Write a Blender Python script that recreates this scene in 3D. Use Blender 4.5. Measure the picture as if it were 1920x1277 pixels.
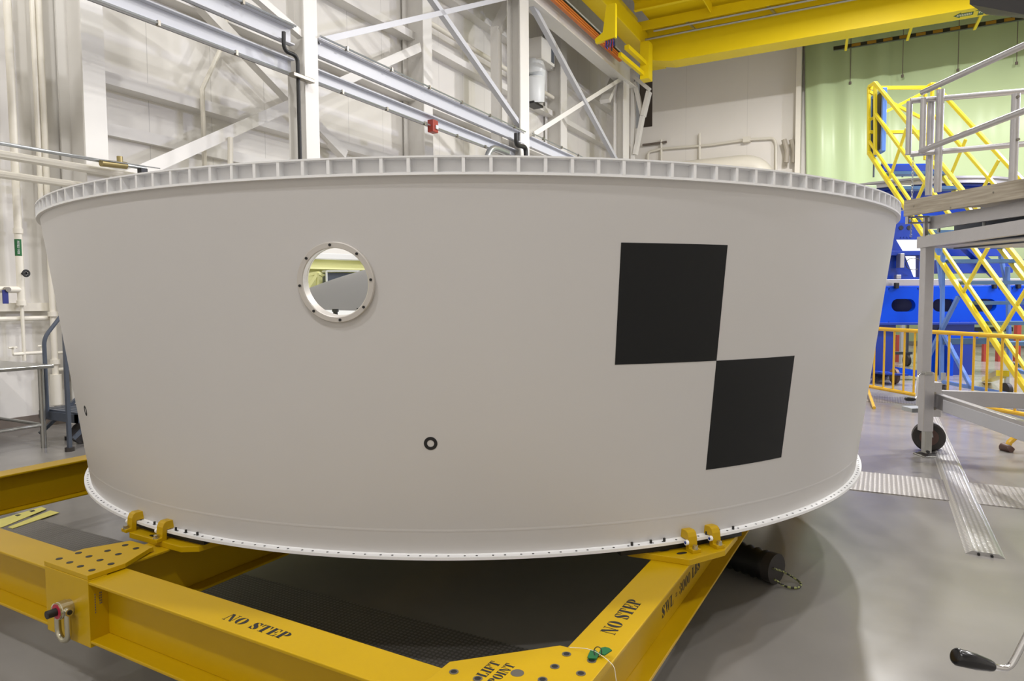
import bpy, bmesh, math, random
from mathutils import Vector, Matrix
random.seed(7)
S = bpy.context.scene
COL = S.collection
for o in list(bpy.data.objects): bpy.data.objects.remove(o)

# ---------------------------------------------------------------- camera
# X runs along the back wall, Y along the left wall, Z up; the camera stands over (0,0)
YAW, PITCH, ROLL, F, HC = 0.496, 0.0584, -0.0065, 1281.04, 1.55
def _b(v):
    x, y, z = v
    return Vector((x*math.cos(YAW)-y*math.sin(YAW), x*math.sin(YAW)+y*math.cos(YAW), z))
_fw = Vector((0, math.cos(PITCH), -math.sin(PITCH))); _up = Vector((0, math.sin(PITCH), math.cos(PITCH))); _rt = Vector((1, 0, 0))
_rt, _up = math.cos(ROLL)*_rt+math.sin(ROLL)*_up, -math.sin(ROLL)*_rt+math.cos(ROLL)*_up
FW, UPV, RT = _b(_fw), _b(_up), _b(_rt)
CAM = Vector((0, 0, HC))
cd = bpy.data.cameras.new('camera'); cam = bpy.data.objects.new('camera', cd); COL.objects.link(cam)
cd.sensor_width = 36; cd.lens = F/1920*36; cd.clip_end = 200; cd.clip_start = .05
cam.matrix_world = Matrix(((RT.x, UPV.x, -FW.x, 0), (RT.y, UPV.y, -FW.y, 0), (RT.z, UPV.z, -FW.z, HC), (0, 0, 0, 1)))
S.camera = cam
S.view_settings.view_transform = 'Standard'; S.view_settings.look = 'None'
S.view_settings.gamma = 1; S.view_settings.use_curve_mapping = False
S.view_settings.exposure = -0.95
w = bpy.data.worlds.new('world'); S.world = w; w.use_nodes = True
w.node_tree.nodes['Background'].inputs[0].default_value = (1, .97, .92, 1)
w.node_tree.nodes['Background'].inputs[1].default_value = .3

# measuring aids: a sight line met with a real plane of the building (left wall planes, back wall planes, heights)
def ray(x, y): return FW+(x-960)/F*RT-(y-638.5)/F*UPV
def onU(x, y, U): r = ray(x, y); return CAM+r*(U/r.x)
def onV(x, y, V): r = ray(x, y); return CAM+r*(V/r.y)
def onZ(x, y, z): r = ray(x, y); return CAM+r*((z-HC)/r.z)
def ext(a, b, s, e): return a+(b-a)*s, a+(b-a)*e

# ---------------------------------------------------------------- lamps
def area(name, loc, size, power, color=(1, .96, .9), rot=(0, 0, 0)):
    l = bpy.data.lights.new(name, 'AREA'); l.shape = 'DISK'; l.size = size; l.energy = power; l.color = color
    o = bpy.data.objects.new(name, l); COL.objects.link(o); o.location = loc; o.rotation_euler = rot
    return o
LAMPS = [(-1.2, 3.5, 11.3, 760), (-1.2, 10.5, 10.5, 420), (3, 10.5, 10.5, 950), (7, 10.5, 10.5, 800), (6, 3, 11.3, 260), (-2, -4, 11.3, 720), (3, -4, 11.3, 620), (-.5, 17.2, 9.66, 2000), (5.5, 17.2, 9.66, 1900)]  # last pair: unseen fill lamps added to brighten the back wall and girder
for x, y, z, p in LAMPS: area('high_bay_and_fill', (x, y, z), .5, p, (1, .985, .985))
area('left_wall_fill', (-5.8, 1.8, 8.0), .5, 260, (1, .98, .96), (0, math.radians(50), 0))  # unseen lamp added only to brighten the near left wall
area('work_light', (7.5, 15.5, 6.5), .8, 1200, (.62, .66, 1.0), (math.radians(-15), math.radians(35), 0))

# ---------------------------------------------------------------- materials
def lin(c):
    return tuple(((v/255)/12.92 if v/255 <= .04045 else ((v/255+.055)/1.055)**2.4) for v in c)
def mat(name, col, rough=.5, metal=0, var=.04, scale=3, bump=0, bscale=60, spec=.5, emit=None, coat=0):
    m = bpy.data.materials.new(name); m.use_nodes = True; nt = m.node_tree; p = nt.nodes['Principled BSDF']
    p.inputs['Roughness'].default_value = rough; p.inputs['Metallic'].default_value = metal
    p.inputs['Specular IOR Level'].default_value = spec; p.inputs['Coat Weight'].default_value = coat
    p.inputs['Coat Roughness'].default_value = .08
    tc = nt.nodes.new('ShaderNodeTexCoord'); n = nt.nodes.new('ShaderNodeTexNoise'); n.inputs['Scale'].default_value = scale
    n.inputs['Detail'].default_value = 5
    nt.links.new(tc.outputs['Object'], n.inputs['Vector'])
    mx = nt.nodes.new('ShaderNodeMix'); mx.data_type = 'RGBA'
    mx.inputs[6].default_value = (*[max(0, c*(1-var)) for c in col], 1); mx.inputs[7].default_value = (*[min(1, c*(1+var)) for c in col], 1)
    nt.links.new(n.outputs['Fac'], mx.inputs[0]); nt.links.new(mx.outputs[2], p.inputs['Base Color'])
    if bump:
        n2 = nt.nodes.new('ShaderNodeTexNoise'); n2.inputs['Scale'].default_value = bscale; nt.links.new(tc.outputs['Object'], n2.inputs['Vector'])
        b = nt.nodes.new('ShaderNodeBump'); b.inputs['Strength'].default_value = bump; b.inputs['Distance'].default_value = .01
        nt.links.new(n2.outputs['Fac'], b.inputs['Height']); nt.links.new(b.outputs[0], p.inputs['Normal'])
    if emit:
        p.inputs['Emission Color'].default_value = (*emit[0], 1); p.inputs['Emission Strength'].default_value = emit[1]
    return m
M = {}
M['white_steel'] = mat('white_steel', (.77, .75, .71), .45, var=.03)
M['wall'] = mat('wall', (.80, .76, .67), .5, var=.04, scale=1.2)
M['back_wall'] = mat('back_wall', (.74, .70, .62), .6, var=.03, scale=1)
M['silver_beam'] = mat('silver_beam', (.56, .57, .61), .4, var=.03)
M['galv'] = mat('galvanised', (.45, .47, .48), .35, metal=.8, var=.08, scale=20)
M['alu'] = mat('aluminium', (.50, .49, .50), .36, metal=.8, var=.06, scale=12, bump=.08, bscale=90)
M['chrome'] = mat('chrome', (.75, .75, .76), .12, metal=1)
M['steel'] = mat('stainless', (.42, .42, .40), .28, metal=.9, var=.06, scale=9)
M['shell'] = mat('shell_paint', (.62, .605, .59), .42, var=.015, scale=2, bump=.02, bscale=200)
M['flange_white'] = mat('flange_white', (.90, .90, .90), .4, var=.015)
M['pocket'] = mat('pocket', (.84, .84, .845), .6, var=.02)
M['primer'] = mat('primer', (.74, .74, .36), .5, var=.03)
M['dome'] = mat('dome_grey', (.16, .158, .155), .4, var=.04, scale=4)
M['inner_white'] = mat('inner_white', (.7, .72, .72), .4)
M['yellow'] = mat('frame_yellow', (.53, .33, .001), .36, var=.05, scale=6, bump=.02, bscale=150, spec=.3)
M['crane_yellow'] = mat('crane_yellow', (.84, .64, .008), .42, var=.04, scale=2, spec=.3)
M['rail_yellow'] = mat('rail_yellow', (.90, .72, .03), .3, var=.03)
M['barrier_yellow'] = mat('barrier_yellow', (.80, .47, .03), .25, var=.04)
M['black'] = mat('black', (.012, .012, .012), .45, var=.1)
M['ink'] = mat('stencil_ink', (.012, .012, .014), .6, var=.1)
M['target'] = mat('target_black', (.009, .0095, .010), .6, var=.1, spec=.3)
M['rubber'] = mat('rubber', (.035, .03, .028), .6, var=.2)
M['rubber_red'] = mat('wheel_tread', (.10, .05, .04), .5, var=.2)
M['blue'] = mat('blue_paint', (.001, .06, .56), .35, var=.06, scale=2, spec=.2)
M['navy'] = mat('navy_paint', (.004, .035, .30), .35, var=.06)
M['ladder_blue'] = mat('ladder_blue', (.12, .26, .72), .35)
M['tread'] = mat('tread_blue', (.08, .17, .33), .45)
M['grey_blue'] = mat('grey_blue', (.075, .09, .12), .4)
M['red'] = mat('red', (.32, .035, .02), .4)
M['redlabel'] = mat('red_label', (.45, .02, .05), .4)
M['orange'] = mat('conductor_orange', (.75, .22, .05), .45)
M['green'] = mat('tag_green', (.01, .13, .035), .45)
M['curtain'] = mat('green_curtain', (.60, .74, .43), .35, var=.06, scale=.7)
M['bolt'] = mat('bolt_steel', (.30, .28, .24), .35, metal=.9)
M['zinc'] = mat('zinc', (.55, .52, .40), .25, metal=.9, var=.1, scale=20)
M['box_brown'] = mat('dark_box', (.012, .010, .009), .6)
M['cream'] = mat('cream_pipe', (.80, .76, .66), .4)
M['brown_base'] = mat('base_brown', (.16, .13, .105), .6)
M['cable_white'] = mat('cable_white', (.7, .66, .55), .5)
M['floor_yellow'] = mat('floor_yellow', (.72, .66, .16), .5, var=.15, scale=12)
M['glow_white'] = mat('glowing_panel', (.9, .9, .92), .5, emit=((.95, .97, 1), 1.6))  # emission stands in for a bright patch of unknown cause
M['brass'] = mat('brass', (.35, .28, .12), .4, metal=.7)

def nodes(m): return m.node_tree, m.node_tree.nodes['Principled BSDF']
# wood edge board
m = mat('wood', (.36, .31, .24), .7); M['wood'] = m
nt, p = nodes(m)
tc = nt.nodes.new('ShaderNodeTexCoord'); mp = nt.nodes.new('ShaderNodeMapping'); mp.inputs['Scale'].default_value = (1.6, 1.6, 22)
n = nt.nodes.new('ShaderNodeTexNoise'); n.inputs['Scale'].default_value = 2.5; n.inputs['Detail'].default_value = 3
cr = nt.nodes.new('ShaderNodeValToRGB'); cr.color_ramp.elements[0].color = (.30, .26, .20, 1); cr.color_ramp.elements[1].color = (.46, .41, .33, 1)
cr.color_ramp.elements[0].position = .3; cr.color_ramp.elements[1].position = .7
nt.links.new(tc.outputs['Object'], mp.inputs[0]); nt.links.new(mp.outputs[0], n.inputs['Vector']); nt.links.new(n.outputs['Fac'], cr.inputs[0]); nt.links.new(cr.outputs[0], p.inputs['Base Color'])
# glossy epoxy floor
m = bpy.data.materials.new('epoxy_floor'); m.use_nodes = True; M['floor'] = m; nt, p = nodes(m)
tc = nt.nodes.new('ShaderNodeTexCoord')
n = nt.nodes.new('ShaderNodeTexNoise'); n.inputs['Scale'].default_value = .7; n.inputs['Detail'].default_value = 8; n.inputs['Roughness'].default_value = .6
cr = nt.nodes.new('ShaderNodeValToRGB'); cr.color_ramp.elements[0].color = (.225, .212, .195, 1); cr.color_ramp.elements[1].color = (.285, .27, .25, 1)
cr.color_ramp.elements[0].position = .3; cr.color_ramp.elements[1].position = .7
n2 = nt.nodes.new('ShaderNodeTexNoise'); n2.inputs['Scale'].default_value = 5; n2.inputs['Detail'].default_value = 6
mr = nt.nodes.new('ShaderNodeMapRange'); mr.inputs[3].default_value = .17; mr.inputs[4].default_value = .27
bp = nt.nodes.new('ShaderNodeBump'); bp.inputs['Strength'].default_value = .05; bp.inputs['Distance'].default_value = .02
for k in (n, n2): nt.links.new(tc.outputs['Object'], k.inputs['Vector'])
nt.links.new(n.outputs['Fac'], cr.inputs[0]); nt.links.new(cr.outputs[0], p.inputs['Base Color'])
nt.links.new(n2.outputs['Fac'], mr.inputs[0]); nt.links.new(mr.outputs[0], p.inputs['Roughness'])
# diamond plate
def diamond(name, c0, c1, rough=.38, metal=.5, sc=90):
    m = bpy.data.materials.new(name); m.use_nodes = True; nt, p = nodes(m)
    p.inputs['Metallic'].default_value = metal; p.inputs['Roughness'].default_value = rough
    tc = nt.nodes.new('ShaderNodeTexCoord'); sx = nt.nodes.new('ShaderNodeSeparateXYZ'); nt.links.new(tc.outputs['Object'], sx.inputs[0])
    def mth(op, a, b=None):
        k = nt.nodes.new('ShaderNodeMath'); k.operation = op
        for i, v in enumerate((a, b)):
            if v is None: continue
            if isinstance(v, (int, float)): k.inputs[i].default_value = v
            else: nt.links.new(v, k.inputs[i])
        return k.outputs[0]
    a = mth('SINE', mth('MULTIPLY', sx.outputs[0], sc)); b = mth('SINE', mth('MULTIPLY', sx.outputs[1], sc))
    pr = mth('MULTIPLY', a, b); d = mth('SMOOTH_MAX', mth('ABSOLUTE', pr), .35)
    mr = nt.nodes.new('ShaderNodeMapRange'); nt.links.new(mth('ABSOLUTE', pr), mr.inputs[0]); mr.inputs[1].default_value = .35; mr.inputs[2].default_value = .75
    mx = nt.nodes.new('ShaderNodeMix'); mx.data_type = 'RGBA'; mx.inputs[6].default_value = (*c0, 1); mx.inputs[7].default_value = (*c1, 1)
    nt.links.new(mr.outputs[0], mx.inputs[0]); nt.links.new(mx.outputs[2], p.inputs['Base Color'])
    bp = nt.nodes.new('ShaderNodeBump'); bp.inputs['Strength'].default_value = .5; bp.inputs['Distance'].default_value = .003
    nt.links.new(mr.outputs[0], bp.inputs['Height']); nt.links.new(bp.outputs[0], p.inputs['Normal'])
    return m
M['plate'] = diamond('diamond_plate', (.30, .28, .26), (.46, .44, .42))
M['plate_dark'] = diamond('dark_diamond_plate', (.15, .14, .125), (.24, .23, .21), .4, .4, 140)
M['ramp'] = diamond('ramp_plate', (.45, .44, .43), (.72, .71, .70), .32, .6, 110)
# wall panels with faint vertical joints
def panelled(name, base, axis, pitch, width=.012, dark=.75):
    m = mat(name, base, .5, var=.03, scale=.8); nt, p = nodes(m)
    tc = nt.nodes.new('ShaderNodeTexCoord'); sx = nt.nodes.new('ShaderNodeSeparateXYZ'); nt.links.new(tc.outputs['Object'], sx.inputs[0])
    k = nt.nodes.new('ShaderNodeMath'); k.operation = 'PINGPONG'; k.inputs[1].default_value = pitch/2; nt.links.new(sx.outputs[axis], k.inputs[0])
    l = nt.nodes.new('ShaderNodeMath'); l.operation = 'LESS_THAN'; l.inputs[1].default_value = width/2; nt.links.new(k.outputs[0], l.inputs[0])
    old = p.inputs['Base Color'].links[0].from_socket
    mx = nt.nodes.new('ShaderNodeMix'); mx.data_type = 'RGBA'; nt.links.new(l.outputs[0], mx.inputs[0]); nt.links.new(old, mx.inputs[6])
    mx.inputs[7].default_value = (*[c*dark for c in base], 1); nt.links.new(mx.outputs[2], p.inputs['Base Color'])
    return m
M['wall'] = panelled('wall_panel', (.76, .735, .685), 1, 1.05)
M['back_wall'] = panelled('back_wall_panel', (.86, .825, .77), 0, 2.2, .02, .9)

# ---------------------------------------------------------------- mesh helpers
WM = {}
class MB:
    def __init__(s): s.bm = bmesh.new()
    def poly(s, pts):
        vs = [s.bm.verts.new(p) for p in pts]
        try: s.bm.faces.new(vs)
        except ValueError: pass
    def hexa(s, c):  # 8 corners: bottom ring then top ring
        v = [s.bm.verts.new(p) for p in c]
        for f in ((3, 2, 1, 0), (4, 5, 6, 7), (0, 1, 5, 4), (1, 2, 6, 5), (2, 3, 7, 6), (3, 0, 4, 7)): s.bm.faces.new([v[i] for i in f])
        return s
    def box(s, x0, x1, y0, y1, z0, z1, m=None):
        c = [Vector(q) for q in ((x0, y0, z0), (x1, y0, z0), (x1, y1, z0), (x0, y1, z0), (x0, y0, z1), (x1, y0, z1), (x1, y1, z1), (x0, y1, z1))]
        if m: c = [m@q for q in c]
        return s.hexa(c)
    def bar(s, a, b, w, h, up=(0, 0, 1)):  # rectangular bar from a to b
        a, b = Vector(a), Vector(b); d = (b-a).normalized(); up = Vector(up)
        if abs(d.dot(up)) > .98: up = Vector((0, 1, 0)) if abs(d.y) < .9 else Vector((1, 0, 0))
        sd = d.cross(up).normalized(); u = sd.cross(d).normalized()
        c = []
        for q in (a, b):
            for i, j in ((-1, -1), (1, -1), (1, 1), (-1, 1)): c.append(q+sd*i*w/2+u*j*h/2)
        return s.hexa(c)
    def ibeam(s, a, b, w, h, tf, tw, up=(0, 0, 1)):
        a, b = Vector(a), Vector(b); d = (b-a).normalized(); up = Vector(up)
        sd = d.cross(up).normalized(); u = sd.cross(d).normalized()
        s.bar(a+u*(h/2-tf/2), b+u*(h/2-tf/2), w, tf, up); s.bar(a-u*(h/2-tf/2), b-u*(h/2-tf/2), w, tf, up)
        s.bar(a, b, tw, h-2*tf, up); return s
    def tube(s, pts, r, n=10, cap=True):
        pts = [Vector(p) for p in pts]; rings = []
        t0 = (pts[1]-pts[0]).normalized(); up = Vector((0, 0, 1)) if abs(t0.z) < .9 else Vector((1, 0, 0))
        nr = t0.cross(up).normalized()
        for i, p in enumerate(pts):
            if i == 0: t = pts[1]-pts[0]
            elif i == len(pts)-1: t = pts[-1]-pts[-2]
            else: t = (pts[i+1]-p).normalized()+(p-pts[i-1]).normalized()
            t.normalize(); nr = (nr-t*nr.dot(t)).normalized(); bn = t.cross(nr)
            rr = r[i] if isinstance(r, (list, tuple)) else r
            rings.append([s.bm.verts.new(p+(nr*math.cos(k*2*math.pi/n)+bn*math.sin(k*2*math.pi/n))*rr) for k in range(n)])
        for a, b in zip(rings, rings[1:]):
            for k in range(n): s.bm.faces.new((a[k], a[(k+1) % n], b[(k+1) % n], b[k]))
        if cap: s.bm.faces.new(rings[0][::-1]); s.bm.faces.new(rings[-1])
        return s
    def cyl(s, a, b, r, n=20): return s.tube([a, b], r, n)
    def prism(s, pts, z0, z1, fn=None):  # polygon (x,y) extruded
        lo = [Vector((x, y, z0)) for x, y in pts]; hi = [Vector((x, y, z1)) for x, y in pts]
        if fn: lo = [fn(q) for q in lo]; hi = [fn(q) for q in hi]
        a = [s.bm.verts.new(q) for q in lo]; b = [s.bm.verts.new(q) for q in hi]; n = len(pts)
        s.bm.faces.new(a[::-1]); s.bm.faces.new(b)
        for i in range(n): s.bm.faces.new((a[i], a[(i+1) % n], b[(i+1) % n], b[i]))
        return s
    def lathe(s, prof, c=(0, 0), a0=0, a1=360, n=180, closed=False):
        full = abs(a1-a0) >= 359.9; rings = []
        for k in range(n if full else n+1):
            a = math.radians(a0+(a1-a0)*k/n)
            rings.append([s.bm.verts.new((c[0]+r*math.cos(a), c[1]+r*math.sin(a), z)) for r, z in prof])
        m = len(rings); L = len(prof)
        for k in range(m if full else m-1):
            A, B = rings[k], rings[(k+1) % m]
            for i in range(L if closed else L-1): s.bm.faces.new((A[i], B[i], B[(i+1) % L], A[(i+1) % L]))
        return s
    def build(s, name, m, parent=None, smooth=False, bev=0, local=False, angle=35):
        bmesh.ops.recalc_face_normals(s.bm, faces=s.bm.faces[:]) if not getattr(s, 'keep', False) else None
        if parent is not None and not local: s.bm.transform(WM[parent.name].inverted())
        me = bpy.data.meshes.new(name); s.bm.to_mesh(me); s.bm.free()
        me.materials.append(M[m] if isinstance(m, str) else m)
        if smooth:
            for p in me.polygons: p.use_smooth = True
            try: me.set_sharp_from_angle(angle=math.radians(angle))
            except Exception: pass
        o = bpy.data.objects.new(name, me); COL.objects.link(o)
        if parent is not None: o.parent = parent; WM[o.name] = WM[parent.name]
        else: WM[o.name] = Matrix.Identity(4)
        if bev:
            b = o.modifiers.new('bevel', 'BEVEL'); b.width = bev; b.segments = 2; b.limit_method = 'ANGLE'; b.harden_normals = False
        return o
def tag(o, label, cat, group=None, kind=None):
    o['label'] = label; o['category'] = cat
    if group: o['group'] = group
    if kind: o['kind'] = kind
    return o
def thing(name, loc, label, cat, group=None, rz=0):
    o = bpy.data.objects.new(name, None); COL.objects.link(o); o.empty_display_size = .2
    o.location = loc; o.rotation_euler = (0, 0, rz)
    WM[o.name] = Matrix.Translation(Vector(loc))@Matrix.Rotation(rz, 4, 'Z')
    return tag(o, label, cat, group)
def struct(name, mb, m, label, **k):
    o = mb.build(name, m, **k); o['kind'] = 'structure'; o['label'] = label; o['category'] = name.split('_')[0]; return o

# stencil letters, unit height
def R_(x0, y0, x1, y1): return [(x0, y0), (x1, y0), (x1, y1), (x0, y1)]
def cres(cx, cy, rx, ry, ix, iy, a0, a1, n=12):
    A = [math.radians(a0+(a1-a0)*i/n) for i in range(n+1)]
    return [(cx+rx*math.cos(a), cy+ry*math.sin(a)) for a in A]+[(cx+ix*math.cos(a), cy+iy*math.sin(a)) for a in A[::-1]]
G = {
 'N': (.98, [R_(.1, .04, .16, .9), R_(0, 0, .28, .045), [(.02, 1), (.36, 1), (.86, .02), (.80, 0), (.66, 0), (.14, .93)], R_(.80, .2, .86, .96), R_(.66, .955, .98, 1)]),
 'O': (.92, [cres(.43, .5, .43, .5, .13, .46, 92, 268), cres(.49, .5, .43, .5, .13, .46, -88, 88)]),
 '0': (.74, [cres(.34, .5, .34, .5, .09, .46, 92, 268), cres(.40, .5, .34, .5, .09, .46, -88, 88)]),
 'S': (.74, [[(.04, .70), (.10, .90), (.26, .98), (.27, .82), (.40, .68), (.62, .50), (.72, .30), (.66, .10), (.50, .02), (.47, .18), (.36, .33), (.12, .50)],
             [(.31, .95), (.48, .89), (.62, .66), (.67, .66), (.67, 1), (.60, .96), (.48, .99), (.31, 1)], [(.44, .05), (.27, .11), (.13, .36), (.08, .36), (.08, 0), (.15, .04), (.27, .01), (.44, 0)]]),
 'T': (.86, [R_(.28, .05, .56, 1), R_(.18, 0, .66, .045), [(0, 1), (.24, 1), (.24, .955), (.13, .93), (.05, .64), (0, .64)], [(.84, 1), (.6, 1), (.6, .955), (.71, .93), (.79, .64), (.84, .64)]]),
 'E': (.82, [R_(.09, 0, .37, 1), [(.41, 1), (.76, 1), (.78, .68), (.73, .68), (.64, .94), (.41, .955)], [(.41, 0), (.78, 0), (.80, .34), (.75, .34), (.65, .06), (.41, .045)], [(.41, .48), (.52, .48), (.56, .34), (.60, .34), (.60, .68), (.56, .68), (.52, .53), (.41, .53)]]),
 'F': (.80, [R_(.09, 0, .37, 1), R_(0, 0, .46, .045), [(.41, 1), (.76, 1), (.78, .68), (.73, .68), (.64, .94), (.41, .955)], [(.41, .48), (.52, .48), (.56, .34), (.60, .34), (.60, .68), (.56, .68), (.52, .53), (.41, .53)]]),
 'P': (.84, [R_(.09, 0, .37, 1), R_(0, 0, .46, .045), cres(.42, .72, .40, .28, .12, .235, -90, 90)]),
 'B': (.84, [R_(.09, 0, .37, 1), cres(.42, .75, .34, .25, .10, .21, -90, 90), cres(.42, .26, .40, .26, .13, .215, -90, 90)]),
 'L': (.80, [R_(.09, 0, .37, 1), R_(0, .955, .46, 1), [(.41, 0), (.76, 0), (.78, .38), (.73, .38), (.63, .07), (.41, .045)]]),
 'I': (.46, [R_(.09, 0, .37, 1), R_(0, .955, .46, 1), R_(0, 0, .46, .045)]),
 'W': (1.2, [[(.06, 1), (.32, 1), (.54, 0), (.42, 0)], [(.50, 1), (.76, 1), (.98, 0), (.86, 0)], [(.44, .1), (.48, .1), (.58, .62), (.54, .62)], [(.90, .1), (.94, .1), (1.12, .96), (1.06, .96)], R_(0, .955, .4, 1), R_(.98, .955, 1.2, 1)]),
 '3': (.72, [cres(.30, .75, .34, .25, .09, .21, -80, 110), cres(.30, .26, .38, .26, .11, .215, -110, 80), [(.02, .62), (.14, .60), (.16, .80), (.04, .84)], [(.0, .16), (.13, .18), (.14, .38), (.02, .38)]]),
 '=': (.50, [R_(.05, .34, .45, .42), R_(.05, .54, .45, .62)]), ' ': (.42, [])}
def text(s, org, du, dv, dn, size, width, gap=.08, th=.0007):
    """stencil line from org: du reading direction, dv up, dn outward; width = whole length"""
    org, du, dv, dn = Vector(org), Vector(du).normalized(), Vector(dv).normalized(), Vector(dn).normalized()
    tot = sum(G[c][0]+gap for c in s)-gap; k = width/tot; mb = MB(); x = 0
    for c in s:
        for pl in G[c][1]:
            mb.prism([((px+x)*k, py*size) for px, py in pl], .0002, th, lambda q: org+du*q.x+dv*q.y+dn*q.z)
        x += G[c][0]+gap
    return mb

# ================================================================ ROOM SHELL
WU, BV = -9.3, 26.0          # left wall, back wall
struct('floor', MB().box(WU-.2, 14, -9, BV+.2, -.3, 0), 'floor', 'glossy grey epoxy floor of the hall')
struct('ceiling', MB().box(WU-.2, 14, -9, BV+.2, 13.2, 13.4), 'white_steel', 'white ceiling high above')
struct('wall_left', MB().box(WU-.2, WU, -9, BV, 0, 13.2), 'wall', 'cream panelled wall along the left')
struct('wall_right', MB().box(14, 14.2, -9, BV, 0, 13.2), 'back_wall', 'cream wall on the right')
struct('wall_front', MB().box(WU, 14, -9.2, -9, 0, 13.2), 'back_wall', 'cream wall behind the viewer')
bw = MB()
ra, rb = onV(1190, 237, BV), onV(1223, 237, BV)
bw.box(WU, ra.x, BV, BV+.2, 0, 13.2); bw.box(rb.x, 14, BV, BV+.2, 0, 13.2); bw.box(ra.x, rb.x, BV, BV+.2, 0, rb.z); bw.box(ra.x, rb.x, BV, BV+.2, 10.6, 13.2)
struct('wall_back', bw, 'back_wall', 'cream back wall with a dark tall recess')
struct('trim_1', MB().box(ra.x-.1, rb.x+.1, BV+.9, BV+1, rb.z-.2, 10.8), 'brown_base', 'back of the wall recess, brown standing in for shade')  # dark brown puts the shade of the opening into the colour
struct('baseboard_left', MB().box(WU, WU+.02, -9, BV, 0, .16), 'brown_base', 'brown baseboard under the left wall')
# girts
tn = 2
for z, d in ((3.81, .10), (4.44, .26), (5.9, .26), (7.2, .28), (8.6, .28)):
    mb = MB(); U0 = WU; mb.box(U0, U0+d, 5.25, BV, z, z+.16)
    struct('trim_%d' % tn, mb, 'white_steel', 'white horizontal wall girt at %.1f m height' % z); tn += 1
# vertical wall stiffeners (thin sheeting ribs in the left bay)
for x in (466,):
    v = onU(510, 280, -9.0).y
    mb = MB().box(WU, WU+.3, v-.07, v+.07, 0, 3.8)
    struct('trim_%d' % tn, mb, 'white_steel', 'short white wall post under the girt'); tn += 1

# ================================================================ COLUMNS, BRACES, RAILS
def hcol(x_out, v0, width, depth, ztop, label, group):
    yc = v0+width/2; root = thing('steel_column', (x_out-depth/2, yc, 0), label, 'column', group)
    MB().ibeam((x_out-depth/2, yc, 0), (x_out-depth/2, yc, ztop), width, depth, .03, .03, (1, 0, 0)).build('column_shaft', 'white_steel', root)
    MB().box(x_out-depth-.08, x_out+.08, yc-width/2-.06, yc+width/2+.06, 0, .03).build('base_plate', 'white_steel', root)
    return root
gr1 = 'front row crane columns'; gr2 = 'columns against the left wall'
C2 = hcol(-7.75, 7.80, .28, .36, 8.87, 'white H-shaped steel column beside the long black drain pipe, front row', gr1)
C4 = hcol(-7.75, 14.83, .46, .36, 8.87, 'white steel column behind the short black pipe, middle of front row', gr1)
C6 = hcol(-7.75, 22.3, .55, .36, 8.87, 'white steel column furthest back, under the crane end', gr1)
hcol(-7.75, .4, .28, .36, 8.87, 'white steel column of the front row nearest the viewer, out of view', gr1)
hcol(-8.7, 5.04, .28, .55, 13.1, 'wide white column at the left, against the wall beside pipes', gr2)
hcol(-8.7, 12.2, .32, .55, 13.1, 'white wall column with the red alarm in front of it', gr2)
hcol(-8.7, 19.3, .45, .55, 13.1, 'white wall column behind the crossed braces near the back', gr2)
# runway girder and its conductor bars
rg = thing('crane_runway_girder', (-7.85, 8, 8.87), 'long white crane runway girder resting on the front row columns', 'girder')
MB().ibeam((-7.85, -8.8, 9.215), (-7.85, 23.2, 9.215), .42, .69, .035, .02).build('girder_beam', 'white_steel', rg)
for k, (du, dz, c) in enumerate(((.05, .0, 'orange'), (.05, -.07, 'orange'), (.05, -.14, 'orange'), (.03, .14, 'inner_white'), (.03, .08, 'black'))):
    MB().box(-7.64, -7.60+du, -8, 21.5, 9.36+dz, 9.41+dz).build('conductor_bar', c, rg)
MB().box(-7.95, -7.75, -8.8, 23.2, 9.56, 9.64).build('crane_rail', 'galv', rg)

def brace(name, a, b, U, w, label, m='white_steel', s=-.0, e=1.0, h=.10, cat='brace', grp=None):
    A, B = onU(*a, U), onU(*b, U); A, B = ext(A, B, s, e)
    mb = MB(); mb.bar(A, B, .02, w, (1, 0, 0)) if 0 else None
    w *= .8; d = (B-A).normalized(); nrm = Vector((1, 0, 0)); sd = d.cross(nrm).normalized()
    # angle section: a leg in the wall plane and a leg standing off it
    mb.bar(A, B, w, .012, nrm); mb.bar(A+sd*(w/2-.006)-nrm*w/2, B+sd*(w/2-.006)-nrm*w/2, .012, w, nrm)
    o = mb.build(name, m); tag(o, label, cat, grp); return o
gb = 'diagonal angle braces of the left wall'
brace('diagonal_brace', (300, 306), (789, 88), -8.75, .22, 'cream diagonal brace rising from behind the ring rim to the alarm column', grp=gb, s=-.11, e=1)
brace('diagonal_brace', (383, 8), (650, 290), -8.95, .20, 'cream diagonal brace falling right, crossing behind the black pipe', grp=gb, s=-.1)
brace('diagonal_brace', (493, 0), (569, 66), -7.8, .13, 'cream diagonal brace meeting the black pipe column near its top', grp=gb, s=-1.0)
brace('diagonal_brace', (598, 77), (919, 3), -7.8, .12, 'pale thin brace rising right from the black pipe column', 'silver_beam', e=1.25, grp=gb)
brace('diagonal_brace', (815, 0), (986, 247), -7.8, .14, 'pale brace falling right to the middle front column', 'silver_beam', s=-.3, grp=gb)
brace('diagonal_brace', (1001, 8), (1154, 293), -7.8, .16, 'pale brace falling right between middle and furthest front columns', 'silver_beam', e=1.1, grp=gb)
brace('diagonal_brace', (1002, 251), (1174, 142), -7.85, .16, 'cream brace rising right to the column under the crane end', grp=gb)
kA, kB = ext(onU(958, 0, -8.45), onU(930, 60, -8.45), -.5, 1)
o = MB().bar(kA, kB, .14, .34, (1, 0, 0)).bar(kB+Vector((0, 0, .1)), kB-Vector((0, 0, 3)), .2, .2, (0, 1, 0)).build('knee_brace', 'white_steel'); tag(o, 'wide white knee brace with a post, behind the middle front column', 'brace')
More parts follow.
